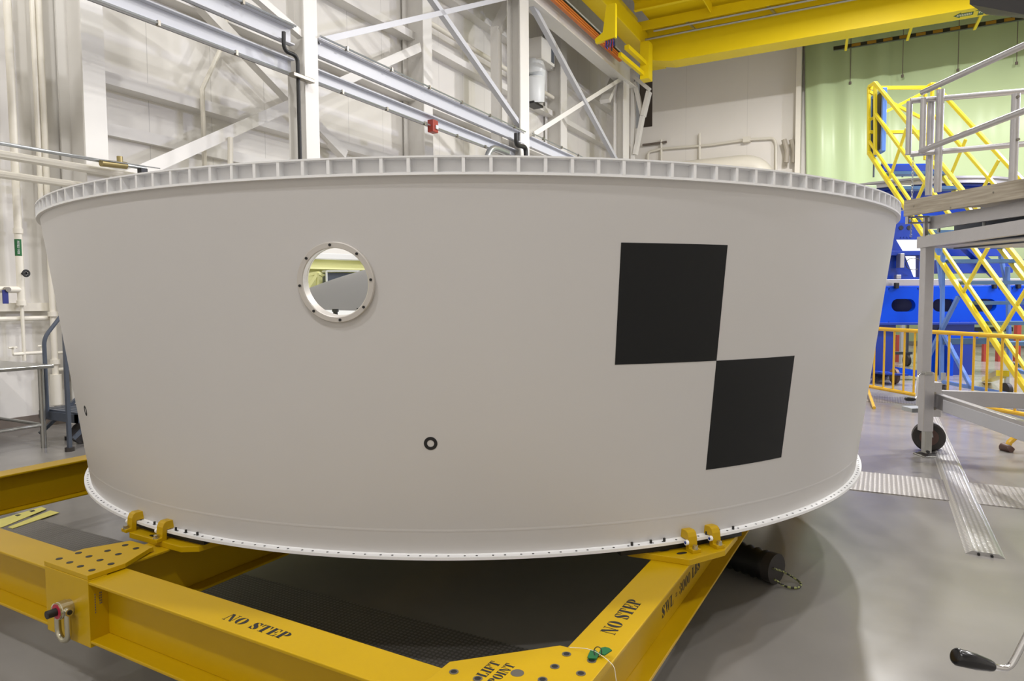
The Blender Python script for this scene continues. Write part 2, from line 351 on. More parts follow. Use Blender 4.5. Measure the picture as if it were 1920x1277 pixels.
o = MB().bar(onU(1163, 128, -8.2), onU(1134, 190, -8.2), .14, .34, (1, 0, 0)).build('knee_brace', 'white_steel'); tag(o, 'short white knee brace left of the furthest column', 'brace')
# truss knee at the far column
kn = thing('truss_bracket', (-7.3, 24, 0), 'white triangular truss bracket right of the furthest column, below the crane', 'bracket')
V = 23.6
mb = MB()
for a, b, wd in (((1186, 142), (1218, 168), .22), ((1190, 155), (1205, 218), .2), ((1205, 218), (1191, 290), .24), ((1217, 172), (1206, 218), .3)):
    mb.bar(onV(*a, V), onV(*b, V), .12, wd, (0, 1, 0))
mb.build('truss_bars', 'white_steel', kn)
MB().bar(onV(1187, 150, V), Vector((onV(1187, 150, V).x, V, 0)), .12, .12, (0, 1, 0)).build('bracket_leg', 'white_steel', kn)
# long rails between columns
def rail(name, U, v0, v1, z0, z1, label, cz, group):
    root = thing(name, (U, v0, z0), label, 'rail', group)
    mb = MB(); mb.box(U-.10, U, v0, v1, z1-.02, z1); mb.box(U-.10, U, v0, v1, z0, z0+.02); mb.box(U-.10, U-.085, v0, v1, z0, z1)
    mb.build('channel_beam', 'silver_beam', root)
    MB().cyl((U+.03, v0, cz), (U+.03, v1, cz), .016, 8).build('conduit', 'galv', root, smooth=True)
    v = v0+.6
    while v < v1: MB().box(U-.0, U+.05, v-.018, v+.018, cz-.035, cz+.03).build('conduit_clamp', 'bolt', root); v += 1.15
gg = 'channel beams spanning the front columns'
rail('channel_rail', -7.74, -2, 7.6, 5.35, 5.62, 'silver channel beam ending at the black pipe column, upper one', 5.62, gg)
rail('channel_rail', -7.74, 8.1, 15.0, 5.35, 5.62, 'silver channel beam between the two front columns, upper one', 5.64, gg)
rail('channel_rail', -7.74, 15.4, 22.4, 5.35, 5.62, 'silver channel beam running to the furthest column', 5.68, gg)
rail('channel_rail', -7.9, -2, 7.75, 4.98, 5.22, 'lower silver channel beam left of the black pipe column', 4.97, gg)
rail('channel_rail', -7.9, 8.15, 15.0, 5.0, 5.22, 'lower silver channel beam right of the black pipe column', 4.99, gg)
# pipe on girt, high
pp = MB().cyl((-9.0, 12.4, 7.74), (-9.0, 19.4, 7.74), .06, 12).build('wall_pipe', 'cream', smooth=True)
tag(pp, 'thin cream pipe running high along the wall right of the alarm column', 'pipe')
# gusset bolts
for (x, y) in ((538, 70), (545, 73), (549, 76)): pass

# black drain pipes
def bend(pts, r=.06, n=5):
    pts = [Vector(p) for p in pts]; out = [pts[0]]
    for i in range(1, len(pts)-1):
        a, b, c = pts[i-1], pts[i], pts[i+1]; u = (a-b); v = (c-b); k = min(r, u.length*.45, v.length*.45)
        p0, p1 = b+u.normalized()*k, b+v.normalized()*k
        for j in range(n+1):
            t = j/n; out.append(p0*(1-t)**2+b*2*t*(1-t)+p1*t*t)
    out.append(pts[-1]); return out
def Pu(pts, U): return [onU(*q, U) for q in pts]
a = onU(532, 60, -7.7); b = onU(532, 96, -7.7); c = onU(558, 104, -7.7); d = c.copy(); d.z = 0
dp = thing('drain_pipe', (c.x, c.y, 0), 'long black drain pipe with an offset bend, clamped to the steel column', 'pipe', 'black drain pipes')
MB().tube(bend([a, b, c, d], .12), .03, 12).build('pipe_run', 'black', dp, smooth=True)
e = onU(558, 143, -7.68); MB().box(e.x-.05, e.x+.05, e.y-.12, e.y+.30, e.z-.03, e.z+.03).build('pipe_clamp', 'bolt', dp, bev=.008)
a = onU(968, 250, -7.60); b = onU(968, 272, -7.60); c = onU(986, 276, -7.60); d = c.copy(); d.z = 0
dp = thing('drain_pipe', (c.x, c.y, 0), 'short black offset pipe in front of the middle front column', 'pipe', 'black drain pipes')
MB().tube(bend([a, b, c, d], .14), .055, 12).build('pipe_run', 'black', dp, smooth=True)
e = onU(940, 282, -7.8); o = MB().tube(bend([e+Vector((0, -.9, -.7)), e+Vector((0, -.5, 0)), e+Vector((0, .3, 0))], .3), .07, 12).build('pipe_elbow', 'galv', smooth=True)
tag(o, 'grey pipe elbow peeking over the ring rim left of the short black pipe', 'pipe')
# alarm strobe
e = onU(814, 237, -7.84)
al = thing('fire_alarm', e, 'red fire alarm strobe with white lens on the conduit before the column', 'alarm')
MB().box(e.x-.1, e.x+.04, e.y-.09, e.y+.09, e.z-.12, e.z+.12).build('alarm_body', 'red', al, bev=.012)
MB().box(e.x+.04, e.x+.07, e.y-.02, e.y+.06, e.z-.06, e.z+.02).build('strobe_lens', 'inner_white', al, bev=.01)
# wall heater / duct group right of C4
e = onU(1024, 100, -8.5)
bx = thing('air_unit', e, 'white box-shaped air unit with dark grille, high between columns', 'vent')
MB().box(e.x-.5, e.x+.1, e.y-.5, e.y+.35, e.z-.3, e.z+.3).build('unit_casing', 'white_steel', bx, bev=.01)
MB().box(e.x-.42, e.x+.02, e.y+.351, e.y+.37, e.z-.24, e.z+.24).build('grille', 'grey_blue', bx)
MB().box(e.x+.1, e.x+.115, e.y+.12, e.y+.30, e.z-.22, e.z+.22).build('grille', 'grey_blue', bx)
e2 = onU(1010, 190, -8.5)
dz = [e+Vector((-.2, -.3, -.3)), e+Vector((-.2, -.35, -.6)), (e+e2)/2+Vector((-.2, 0, 0)), e2+Vector((-.2, 0, .5)), e2+Vector((-.2, .1, 0))]
o = MB().tube(dz, [.24, .34, .27, .36, .3], 16).build('flexible_duct', 'inner_white', smooth=True, angle=60)
tag(o, 'wrapped white flexible duct hanging under the air unit', 'duct')
o = MB().bar(e2+Vector((-.2, -.2, -.05)), e2+Vector((-.2, .4, -.05)), .3, .06).build('duct_support', 'black'); tag(o, 'black strap under the white duct', 'strap')
# thin conduits on left wall bays
def vpipe(x, y0, y1, U, r, label, m='cream', n=10, grp=None):
    A, B = onU(x, y0, U), onU(x, y1, U); B.y = A.y
    o = MB().cyl(A, B, r, n).build('wall_conduit', m, smooth=True); tag(o, label, 'conduit', grp); return o
o = MB().tube([onU(424, 30, -9.0), onU(420, 78, -9.0), onU(379, 168, -9.0), Vector((-9.0, onU(379, 168, -9.0).y, 2.5))], .035, 8).build('wall_conduit', 'cream', smooth=True)
tag(o, 'thin cream conduit with a slanted jog on the left wall', 'conduit')
o = MB().cyl(onU(432, 258, -8.7), onU(432, 330, -8.7), .04, 8).build('wall_conduit', 'cream', smooth=True); tag(o, 'short cream pipe stub under the long diagonal brace', 'conduit')
for x in (317, 414): pass

# ---- left low conduits running along the wall
def hpipe(a, b, U, z, r, label, m, name='wall_pipe', ends=None, up=None):
    v0, v1 = onU(*a, U).y, onU(*b, U).y
    o = MB().cyl((U, v0, z), (U, v1, z), r, 10).build(name, m, smooth=True); tag(o, label, 'pipe'); return o
hpipe((-300, 0), (262, 0), -8.5, 3.30, .022, 'thin grey conduit along the wall, level with the ring rim', 'galv', 'wall_conduit')
hpipe((-300, 0), (285, 0), -8.62, 3.20, .05, 'cream pipe just below the thin grey conduit', 'cream')
hpipe((-300, 0), (170, 0), -8.85, 3.02, .045, 'lowest cream pipe crossing the wall left of the ring rim', 'cream')
o = MB().tube([onU(-60, 262, -8.4), onU(300, 316, -8.4)], .008, 6).build('guide_wire', 'galv'); tag(o, 'fine wire above the grey conduit at left', 'wire')
e = onU(222, 308, -8.45)
vv = thing('valve_assembly', e, 'brass valve with black knob on the conduit above the ring rim', 'valve')
MB().cyl(e+Vector((0, -.22, -.02)), e+Vector((0, .1, 0)), .045, 12).build('valve_body', 'brass', vv, smooth=True)
MB().cyl(e+Vector((0, .02, .0)), e+Vector((0, .02, .1)), .035, 10).build('valve_stem', 'brass', vv, smooth=True)
MB().box(e.x-.03, e.x+.05, e.y+.26, e.y+.36, e.z-.08, e.z+.0).build('valve_knob', 'black', vv, bev=.01)

# ---- left wall water pipes, faucets
P1 = onU(34, 430, -9.12)
wp = thing('water_pipe', (P1.x, P1.y, 1.0), 'vertical cream water pipe with a green label and black valve wheel', 'pipe')
MB().cyl((P1.x, P1.y, 1.56), (P1.x, P1.y, 9), .042, 14).build('pipe_run', 'cream', wp, smooth=True)
MB().cyl((P1.x, P1.y, .86), (P1.x, P1.y, 1.56), .02, 12).build('thin_pipe', 'cream', wp, smooth=True)
for z in (2.42, 3.3, 1.56): MB().cyl((P1.x, P1.y, z-.03), (P1.x, P1.y, z+.03), .052, 14).build('pipe_collar', 'cream', wp, smooth=True)
z0 = onU(36, 480, -9.12).z; z1 = onU(36, 449, -9.12).z
lb = MB().lathe([(.0435, z0), (.0445, z0), (.0445, z1), (.0435, z1)], (P1.x, P1.y), -120, 10, 10, True).build('pipe_label', 'green', wp, smooth=True)
tl = MB(); s = 'WATER'  # white lettering band reading upward
wa = math.radians(-32); nx = Vector((math.cos(wa), math.sin(wa), 0)); sx = Vector((-math.sin(wa), math.cos(wa), 0))
G['A'] = (.9, [[(.0, 0), (.1, 0), (.45, 1), (.36, 1)], [(.45, 1), (.62, 1), (.98, 0), (.72, 0)], R_(.25, .3, .7, .38)])
G['R'] = (.86, [R_(.09, 0, .37, 1), cres(.42, .74, .36, .26, .12, .21, -90, 90), [(.42, .48), (.6, .5), (.86, 0), (.62, 0)]])
tb = text('POTABLE WATER', Vector((P1.x, P1.y, z1-.02))+nx*.0447+sx*-.012, (0, 0, -1), sx, nx, .024, (z1-z0)-.04)
tb.build('label_lettering', 'inner_white', lb)
zz = onU(42, 513, -9.1).z
wh = MB(); wh.cyl((P1.x+.04, P1.y, zz), (P1.x+.13, P1.y, zz), .014, 8)
c = Vector((P1.x+.13, P1.y, zz)); wh.tube([c+Vector((0, math.cos(k*math.pi/8)*.036, math.sin(k*math.pi/8)*.036)) for k in range(17)], .011, 6)
for k in range(3): wh.bar(c+Vector((0, math.cos(k*math.pi/3)*.036, math.sin(k*math.pi/3)*.036)), c-Vector((0, math.cos(k*math.pi/3)*.036, math.sin(k*math.pi/3)*.036)), .012, .012)
wh.build('valve_wheel', 'black', wp, smooth=True)
zz = onU(20, 543, -9.1).z
MB().cyl((P1.x, P1.y, zz), (P1.x, P1.y-1.5, zz), .04, 12).build('branch_pipe', 'cream', wp, smooth=True)
e = onU(10, 555, -9.04); MB().box(e.x-.01, e.x+.01, e.y-.03, e.y+.03, e.z-.09, e.z+.07).build('valve_lever', mat('lever_blue', (.02, .03, .2), .4), wp, bev=.004)
e = onU(10, 543, -9.08); MB().cyl(e+Vector((0, 0, 0)), e+Vector((.07, 0, 0)), .03, 10).build('valve_body', 'bolt', wp, smooth=True)
fz = onU(50, 663, -9.1).z
mb = MB(); mb.cyl((P1.x, P1.y-.12, fz), (P1.x, P1.y+.22, fz), .022, 10)
for dy in (-.12, .2): mb.cyl((P1.x, P1.y+dy, fz), (P1.x, P1.y+dy, fz+.07), .014, 8); mb.cyl((P1.x-.04, P1.y+dy, fz+.08), (P1.x+.05, P1.y+dy, fz+.08), .012, 8); mb.cyl((P1.x, P1.y+dy-.045, fz+.08), (P1.x, P1.y+dy+.045, fz+.08), .012, 8)
mb.build('faucet', 'cream', wp, smooth=True)
for xx, yy, lab, cz in ((95, 500, 'second vertical cream pipe, beside the ring, ending in taps', 0),):
    P = onU(xx, yy, -9.12)
    w2 = thing('water_pipe', (P.x, P.y, 0), lab, 'pipe')
    MB().cyl((P.x, P.y, .62), (P.x, P.y, 9), .035, 12).build('pipe_run', 'cream', w2, smooth=True)
    MB().cyl((P.x, P.y, .28), (P.x, P.y, .66), .065, 14).build('wide_section', 'cream', w2, smooth=True)
    for z in (1.42, .82, .62, .35): MB().cyl((P.x, P.y, z-.03), (P.x, P.y, z+.03), .055, 12).build('pipe_collar', 'cream', w2, smooth=True)
    mb = MB(); mb.cyl((P.x, P.y, .72), (P.x, P.y+.25, .72), .022, 10); mb.cyl((P.x, P.y+.14, .72), (P.x, P.y+.14, .9), .03, 10)
    mb.cyl((P.x-.07, P.y+.12, .93), (P.x+.09, P.y+.12, .93), .018, 8); mb.cyl((P.x, P.y+.03, .93), (P.x, P.y+.21, .93), .018, 8); mb.build('tap', 'cream', w2, smooth=True)
o = MB().cyl((-9.18, -2, 1.37), (-9.18, onU(92, 600, -9.18).y, 1.37), .03, 10).build('wall_pipe', 'cream', smooth=True); tag(o, 'cream horizontal pipe at waist height ending at the second vertical pipe', 'pipe')
o = MB().box(WU, WU+.1, -9, onU(92, 575, -9.2).y, 1.46, 1.56).build('wall_channel', 'cream'); tag(o, 'flat cream channel along the wall above the waist-high pipe', 'channel')
P = onU(84, 100, -9.15); o = MB().cyl((P.x, P.y-.12, 2.6), (P.x, P.y-.12, 11), .03, 10).build('wall_conduit', 'cream', smooth=True); tag(o, 'thin vertical cream conduit left of the wide column', 'conduit')

# ---- workbench
tb = thing('workbench', (-8.5, 3.3, 0), 'stainless steel workbench standing at the left edge by the wall', 'workbench')
MB().box(-9.15, -7.80, 2.2, 4.09, .86, .90).build('bench_top', 'steel', tb, bev=.01)
for x, y in ((-7.9, 4.0), (-7.9, 2.3), (-9.05, 4.0), (-9.05, 2.3)): MB().cyl((x, y, 0), (x, y, .86), .028, 12).build('leg', 'steel', tb, smooth=True)
MB().cyl((-9.05, 4.0, .25), (-7.9, 4.0, .25), .018, 10).build('stretcher', 'steel', tb, smooth=True)
MB().cyl((-7.9, 4.0, .25), (-7.9, 2.3, .25), .018, 10).build('stretcher', 'steel', tb, smooth=True)

# ---- rolling step ladder behind bench
b0 = onZ(131, 846, 0)
sl = thing('step_ladder', (b0.x, b0.y, 0), 'slate blue rolling step ladder half hidden behind the white ring', 'ladder')
mb = MB(); X, Y = b0.x, b0.y
MB().bar((X, Y, .03), (X, Y, 1.35), .035, .035).build('post', 'grey_blue', sl)
MB().bar((X-.65, Y+.35, .03), (X-.65, Y+.35, .9), .035, .035).build('post', 'grey_blue', sl)
q = [onU(84, 672, X-.55), onU(84, 634, X-.55), onU(110, 598, X-.55)]; q[0].z = .3; q[1].y = q[0].y; q.append(q[2]+(q[2]-q[1])*1.0)
MB().tube(bend(q, .08), .022, 8).build('handrail', 'grey_blue', sl, smooth=True)
mb = MB(); 
for i in range(6): mb.box(X-.72, X+.0, Y+.1+i*.07, Y+.155+i*.07, .36, .39)
mb.box(X-.72, X-.68, Y+.08, Y+.55, .28, .37); mb.box(X-.04, X, Y+.08, Y+.55, .28, .37); mb.box(X-.72, X, Y+.08, Y+.1, .28, .37)
mb.build('step', 'grey_blue', sl)
mb = MB()
for i in range(5): mb.box(X-.72, X, Y+.6+i*.07, Y+.655+i*.07, .66, .69)
mb.build('step', 'grey_blue', sl)
MB().bar((X-.66, Y+.05, .12), (X-.66, Y+1.0, .9), .035, .035).build('side_rail', 'grey_blue', sl); MB().bar((X-.02, Y+.05, .12), (X-.02, Y+1.0, .9), .035, .035).build('side_rail', 'grey_blue', sl)
for dx, dy, r in ((-.6, .5, .1), (-.3, .3, .12), (-.05, .55, .1)): MB().cyl((X+dx-.02, Y+dy, r), (X+dx+.03, Y+dy, r), r, 16).build('wheel', 'rubber', sl, smooth=True)
MB().cyl((X, Y, 0), (X, Y, .04), .045, 14).build('foot', 'rubber', sl, smooth=True)
MB().cyl((X-.65, Y+.35, 0), (X-.65, Y+.35, .04), .045, 14).build('foot', 'rubber', sl, smooth=True)

# ================================================================ BACK WALL ITEMS
# big pale duct with elbow
A = onV(1290, 303, 25.2); B = onV(1432, 306, 25.2)
du = thing('air_duct', (B.x, 25.2, B.z), 'thick cream air duct with elbow on the back wall above the ring', 'duct')
MB().tube(bend([Vector((A.x-2.5, 25.35, B.z)), Vector((B.x, 25.35, B.z)), Vector((B.x+.25, 25.35, 0))], .8, 8), .38, 20).build('duct_run', 'cream', du, smooth=True)
for i, (pts, lab, mm) in enumerate((
    ([(1205, 272), (1238, 268), (1250, 266)], 'short brown handle-like pipe on the back wall', 'brown_base'),
    ([(1215, 300), (1215, 285), (1240, 279), (1330, 272), (1400, 262), (1450, 259), (1455, 268), (1455, 400)], 'long bent cream conduit across the back wall', 'cream'),
    ([(1240, 262), (1240, 330)], 'left short vertical strut on the back wall', 'cream'),
    ([(1312, 250), (1312, 330)], 'right short vertical strut on the back wall', 'cream'),
    ([(1152, 272), (1180, 270), (1184, 278), (1185, 400)], 'bent cream conduit left of the truss bracket', 'cream'))):
    o = MB().tube(bend([onV(x, y, BV-.12) for x, y in pts], .15), .045, 8).build('wall_conduit', mm, smooth=True); tag(o, lab, 'conduit')
e = onV(1400, 262, BV-.15); o = MB().box(e.x-.12, e.x+.12, BV-.25, BV, e.z-.09, e.z+.09).build('junction_box', 'cream'); tag(o, 'small cream junction box on the back wall conduit', 'box')
for x, wh_ in ((1470, 'left one'), (1484, 'right one')):
    a = onV(x, 262, BV-.3); b = onV(x+4, 305, BV-.3)
    o = MB().tube([a, (a+b)/2+Vector((.06, 0, 0)), b], .09, 10).build('hanging_hose', mat('taupe', (.42, .38, .31), .6), smooth=True); tag(o, 'taupe hanging hose by the curtain edge, '+wh_, 'hose', 'hose loops by the curtain')
# green curtain
cx0 = onV(1502, 200, BV-.35).x; cm = MB(); N = 260; L = 14-.1-cx0; rows = []
for r in range(2):
    z = (.15, 12.8)[r]; rows.append([])
    for i in range(N+1):
        t = i/N; x = cx0+t*L; amp = .025 if i > 40 else .09
        off = amp*math.sin(x*7+(1-r)*1.2)+.05*math.sin(x*2.3+1+(1-r)*.8)
        rows[r].append(cm.bm.verts.new((x+(.35 if r == 0 else 0)*(1-t), BV-.38+off, z)))
for i in range(N): cm.bm.faces.new((rows[0][i], rows[0][i+1], rows[1][i+1], rows[1][i]))
cu = cm.build('curtain', 'curtain', smooth=True, angle=80); md = cu.modifiers.new('thick', 'SOLIDIFY'); md.thickness = .006
tag(cu, 'huge pale green plastic curtain covering the right of the back wall', 'curtain')
P = onV(1498, 200, BV-.3); o = MB().box(P.x-.08, P.x+.08, BV-.5, BV, 0, 13).build('curtain_post', 'cream'); tag(o, 'tall cream post at the left edge of the green curtain', 'post')
for x, y, wh_ in ((1594, 155, 'leftmost of four, above the stair top'), (1692, 142, 'second of four from the left'), (1796, 131, 'third of four'), (1906, 118, 'rightmost of four')):
    a = onV(x, y, BV-.55); o = MB().cyl((a.x, a.y, a.z), (a.x, a.y, 13.1), .012, 6); o.cyl((a.x, a.y, a.z-.05), (a.x, a.y, a.z+.03), .04, 8)
    o = o.build('drop_cord', 'brown_base'); tag(o, 'thin cord with a bob before the green curtain, '+wh_, 'cord', 'cords before the green curtain')

# ================================================================ OVERHEAD CRANE
cr = thing('bridge_crane', (0, 22.5, 9.1), 'large yellow overhead bridge crane spanning the hall at the top', 'crane')
ZB = 9.14; V0 = 22.0; a = onV(1205, 100, V0); ZT = 10.05
pr = [(-7.0, ZB+.22), (-6.6, ZB+.10), (-6.1, ZB), (13.5, ZB), (13.5, ZT+.4), (-7.0, ZT+.4)]
MB().prism(pr, V0, V0+.72, lambda q: Vector((q.x, q.z, q.y))).build('main_girder', 'crane_yellow', cr)
MB().prism(pr, V0-5.5, V0-4.4, lambda q: Vector((q.x, q.z, q.y+.9))).build('main_girder', 'crane_yellow', cr)
# underside of walkway in front
MB().box(-6.7, 13.5, 18.0, V0, 10.42, 10.46).build('walkway_deck', 'crane_yellow', cr)
for k, vv_ in enumerate((18.9, 20.2)): MB().ibeam((-6.7, vv_, 10.28), (13.5, vv_, 10.28), .14, .26, .02, .02).build('walkway_beam', 'crane_yellow', cr)
x = onZ(1208, 61, 10.25).x
for k in range(9): MB().box(x+k*2.3, x+k*2.3+.03, 18, V0-.6, 10.12, 10.42).build('walkway_rib', 'crane_yellow', cr)
MB().box(x, 13.5, V0-.62, V0-.58, 10.02, 10.30).build('kick_plate', 'crane_yellow', cr)
for dv, z in ((-.5, 9.98), (-.25, 9.86)): MB().cyl((-6.5-(.5 if dv > -.3 else 0), V0+dv, z), (13.5, V0+dv, z), .035, 8).build('crane_conduit', 'galv', cr, smooth=True)
for k in range(8): MB().bar((-5.3+k*2.35, V0-.02, 9.95), (-5.5+k*2.35, V0-.6, 10.1), .06, .05).build('conduit_bracket', 'galv', cr)
# end truck and collector arm
MB().box(-7.35, -6.85, 15.6, 24.2, 9.66, 10.15).build('end_truck', 'crane_yellow', cr, bev=.02)
mb = MB()
for a, b, wd in (((1162, 102), (1207, 140), .10), ((1175, 88), (1210, 120), .14)): mb.bar(onV(*a, 19.8)+Vector((0, 0, 0)), onV(*b, 21.4), wd, .12)
mb.build('bumper_rail', 'crane_yellow', cr)
a = onV(1210, 116, 21.4); MB().box(a.x-.14, a.x+.14, 21.3, 21.7, a.z-.55, a.z+.6).build('bumper_plate', 'crane_yellow', cr)
a = onV(1137, 50, 17.0); mb = MB(); mb.prism([(0, .55), (.24, .55), (.24, -.3), (-.30, -.36), (-.32, -.26), (-.1, -.12)], 0, .12, lambda q: Vector((a.x+q.x, 17+q.z, a.z+q.y))); mb.build('collector_bracket', 'crane_yellow', cr)
for k in range(12):
    p0 = a+Vector((-.06+k*.022, .06, -.26)); MB().tube([p0, p0+Vector((.01, .02, -.12)), p0+Vector((random.uniform(-.03, .03), 0, random.uniform(-.22, -.36)))], .018, 6).build('cable', ('redlabel', 'navy', 'black')[k % 3], cr)
MB().cyl((onV(1183, 78, 21.7).x, 21.75, onV(1183, 78, 21.7).z), (onV(1183, 78, 21.7).x, 21.9, onV(1183, 78, 21.7).z), .16, 18).build('bumper_disc', 'crane_yellow', cr, smooth=True)
# direction marks on the girder underside
def under(x0, x1, y0, y1, m, nm, z=ZB):  # mark on the lower face
    return MB().box(x0, x1, y0, y1, z-.006, z-.001)
aL, aR = onZ(1786, 36, ZB), onZ(1823, 31, ZB)
vm = V0+.36
def mark(xa, xb, kind):
    mb = MB()
    if kind == 'arrow': mb.prism([(xa, vm), (xa+.16, vm-.2), (xa+.16, vm-.12), (xb, vm-.12), (xb, vm+.12), (xa+.16, vm+.12), (xa+.16, vm+.2)], ZB-.006, ZB-.001)
    elif kind == 'down': w_ = xb-xa; mb.prism([(xa, vm+.24), (xb, vm+.24), (xb, vm-.12), (xb+.08, vm-.12), ((xa+xb)/2, vm-.30), (xa-.08, vm-.12), (xa, vm-.12)], ZB-.006, ZB-.001)
    elif kind == 'up': mb.prism([(xa, vm-.24), (xb, vm-.24), (xb, vm+.12), (xb+.08, vm+.12), ((xa+xb)/2, vm+.30), (xa-.08, vm+.12), (xa, vm+.12)], ZB-.006, ZB-.001)
    else: mb.box(xa, xb, vm-.12, vm+.12, ZB-.006, ZB-.001)
    return mb.build('direction_mark', mat('mark_green', (.02, .07, .03), .5), cr)
def mx_(x, y): return onZ(x, y, ZB).x
k1 = mark(mx_(1786, 37), mx_(1823, 31), 'arrow'); k2 = mark(mx_(1831, 33), mx_(1842, 31), 'down'); k3 = mark(mx_(1853, 30), mx_(1865, 28), 'up'); k4 = mark(mx_(1877, 26), mx_(1900, 24), 'bar')
for kk, xa, xb, n in ((k1, mx_(1792, 37), mx_(1821, 31), 9), (k2, mx_(1832, 33), mx_(1841, 31), 2), (k3, mx_(1855, 30), mx_(1864, 28), 2), (k4, mx_(1879, 26), mx_(1898, 24), 6)):
    mb = MB(); st = (xb-xa)/n
    for i in range(n): mb.box(xa+i*st, xa+i*st+st*.6, vm-.07, vm+.07, ZB-.009, ZB-.006)
    mb.build('mark_lettering', 'cable_white', kk)
# festoon cable track
ft = thing('festoon_track', onV(1740, 62, 24), 'striped black and amber festoon cable track hanging below the crane girder', 'track')
a = onV(1563, 85.5, 23.6); b = onV(1906, 40, 23.6); d = (b-a)
d.z = 0; b = Vector((b.x, 23.6, a.z))
a.z -= .10
MB().box(a.x, 13.5, 23.55, 23.65, a.z-.055, a.z+.055).build('track_bar', 'black', ft)
for k in range(26):
    x0 = a.x+.5+k*.42; MB().box(x0, x0+.24, 23.53, 23.56, a.z-.04, a.z+.04).build('amber_band', mat('amber', (.30, .16, .01), .5) if k == 0 else bpy.data.materials['amber'], ft)
for x_ in (1586, 1701, 1826): 
    p = onV(x_, 80, 23.6); MB().bar((p.x, 23.58, a.z-.1), (p.x+.08, 22.7, ZB+.05), .07, .05).build('hanger', 'crane_yellow', ft)
# dark box top right
a = onV(1820, 8, 9.0)
db = MB(); c0 = onV(1818, 8, 9); c1 = onV(1925, 28, 9.0); 
dbt = thing('hanging_equipment_box', c0, 'dark brown underside of a box hanging at the top right corner', 'equipment box')
db.hexa([c0, c1, c1+Vector((.3, .5, .05)), c0+Vector((.2, .5, .03)), c0+Vector((0, 0, 1)), c1+Vector((0, 0, 1)), c1+Vector((.3, .5, 1)), c0+Vector((.2, .5, 1))]).build('box_body', 'box_brown', dbt)
MB().cyl(c0+Vector((.4, .3, .98)), Vector((c0.x+.4, c0.y+.3, 13.2)), .03, 8).build('hanger_rod', 'galv', dbt)
# ================================================================ WHITE RING (stage adapter)
CX, CY = -2.666, 4.441; ZT_, ZF, ZBm = 2.0593, 1.9932, .5459
RT_, RW1, RW0, RF = 2.75, 2.7300, 2.549, 2.582
def rw(z, off=0): return RW0+(RW1-RW0)*(z-ZBm)/(ZF-ZBm)-off
def cyl_pt(adeg, z, off=0, r=None):
    a = math.radians(adeg); rr = (rw(z, -off) if r is None else r); return Vector((CX+rr*math.cos(a), CY+rr*math.sin(a), z))
ad = thing('stage_adapter', (CX, CY, ZBm), 'huge white conical rocket stage adapter ring resting on the yellow frame', 'spacecraft part')
WA, WZ, WR = -70.45, HC+.071, .127
def holed(off, m, name, label=None):
    mb = MB(); zs_lo = [ZBm+.01+(WZ-.24-ZBm-.01)*i/6 for i in range(7)]; K = 12
    zs_in = [WZ-.24+.48*i/K for i in range(K+1)]; zs_hi = [WZ+.24+(ZF-WZ-.24)*i/3 for i in range(4)]
    zs = zs_lo[:-1]+zs_in+zs_hi[1:]; h = 6
    i0 = len(zs_lo)-1
    vv = {}
    def V_(k, i):
        k %= 360
        if (k, i) not in vv: vv[(k, i)] = mb.bm.verts.new(cyl_pt(WA+k, zs[i], -off))
        return vv[(k, i)]
    for k in range(360):
        kk = k if k < 180 else k-360
        for i in range(len(zs)-1):
            if -h <= kk < h and i0 <= i < i0+K: continue
            mb.bm.faces.new((V_(k, i), V_(k+1, i), V_(k+1, i+1), V_(k, i+1)))
    # boundary loop of the patch
    loop = [(k, i0) for k in range(-h, h)]+[(h, i) for i in range(i0, i0+K)]+[(k, i0+K) for k in range(h, -h, -1)]+[(-h, i) for i in range(i0+K, i0, -1)]
    rm = rw(WZ); prev = [V_(k, i) for k, i in loop]
    for st in (.34, .67, 1):
        cur = []
        for k, i in loop:
            x = math.radians(k)*rm; y = zs[i]-WZ; an = math.atan2(y, x); cxx, cyy = WR*math.cos(an), WR*math.sin(an)
            px, py = x+(cxx-x)*st, y+(cyy-y)*st
            cur.append(mb.bm.verts.new(cyl_pt(WA+math.degrees(px/rm), WZ+py, -off)))
        n = len(loop)
        for j in range(n): mb.bm.faces.new((prev[j], prev[(j+1) % n], cur[(j+1) % n], cur[j]))
        prev = cur
    return mb.build(name, m, ad, smooth=True, angle=60)
holed(0, 'shell', 'shell'); holed(.022, 'primer', 'inner_liner')
# upper flange ring with machined pockets
uf = MB(); uf.lathe([(2.66, ZT_), (2.75, ZT_), (2.75, ZT_-.006), (2.66, ZT_-.006)], (CX, CY), n=356, closed=True)
uf.lathe([(2.66, ZF), (2.748, ZF), (2.748, ZF+.009), (2.66, ZF+.009)], (CX, CY), n=356, closed=True)
for k in range(178):
    a = math.radians(-58.21+k*360/178); m = Matrix.Translation((CX, CY, 0))@Matrix.Rotation(a, 4, 'Z')
    uf.box(2.705, 2.7485, -.0058, .0058, ZF+.008, ZT_-.005, m)
uf.build('upper_flange', 'flange_white', ad)
MB().lathe([(2.655, ZF+.009), (2.716, ZF+.009), (2.716, ZT_-.006), (2.655, ZT_-.006)], (CX, CY), n=356, closed=True).build('flange_web', 'pocket', ad, smooth=True)
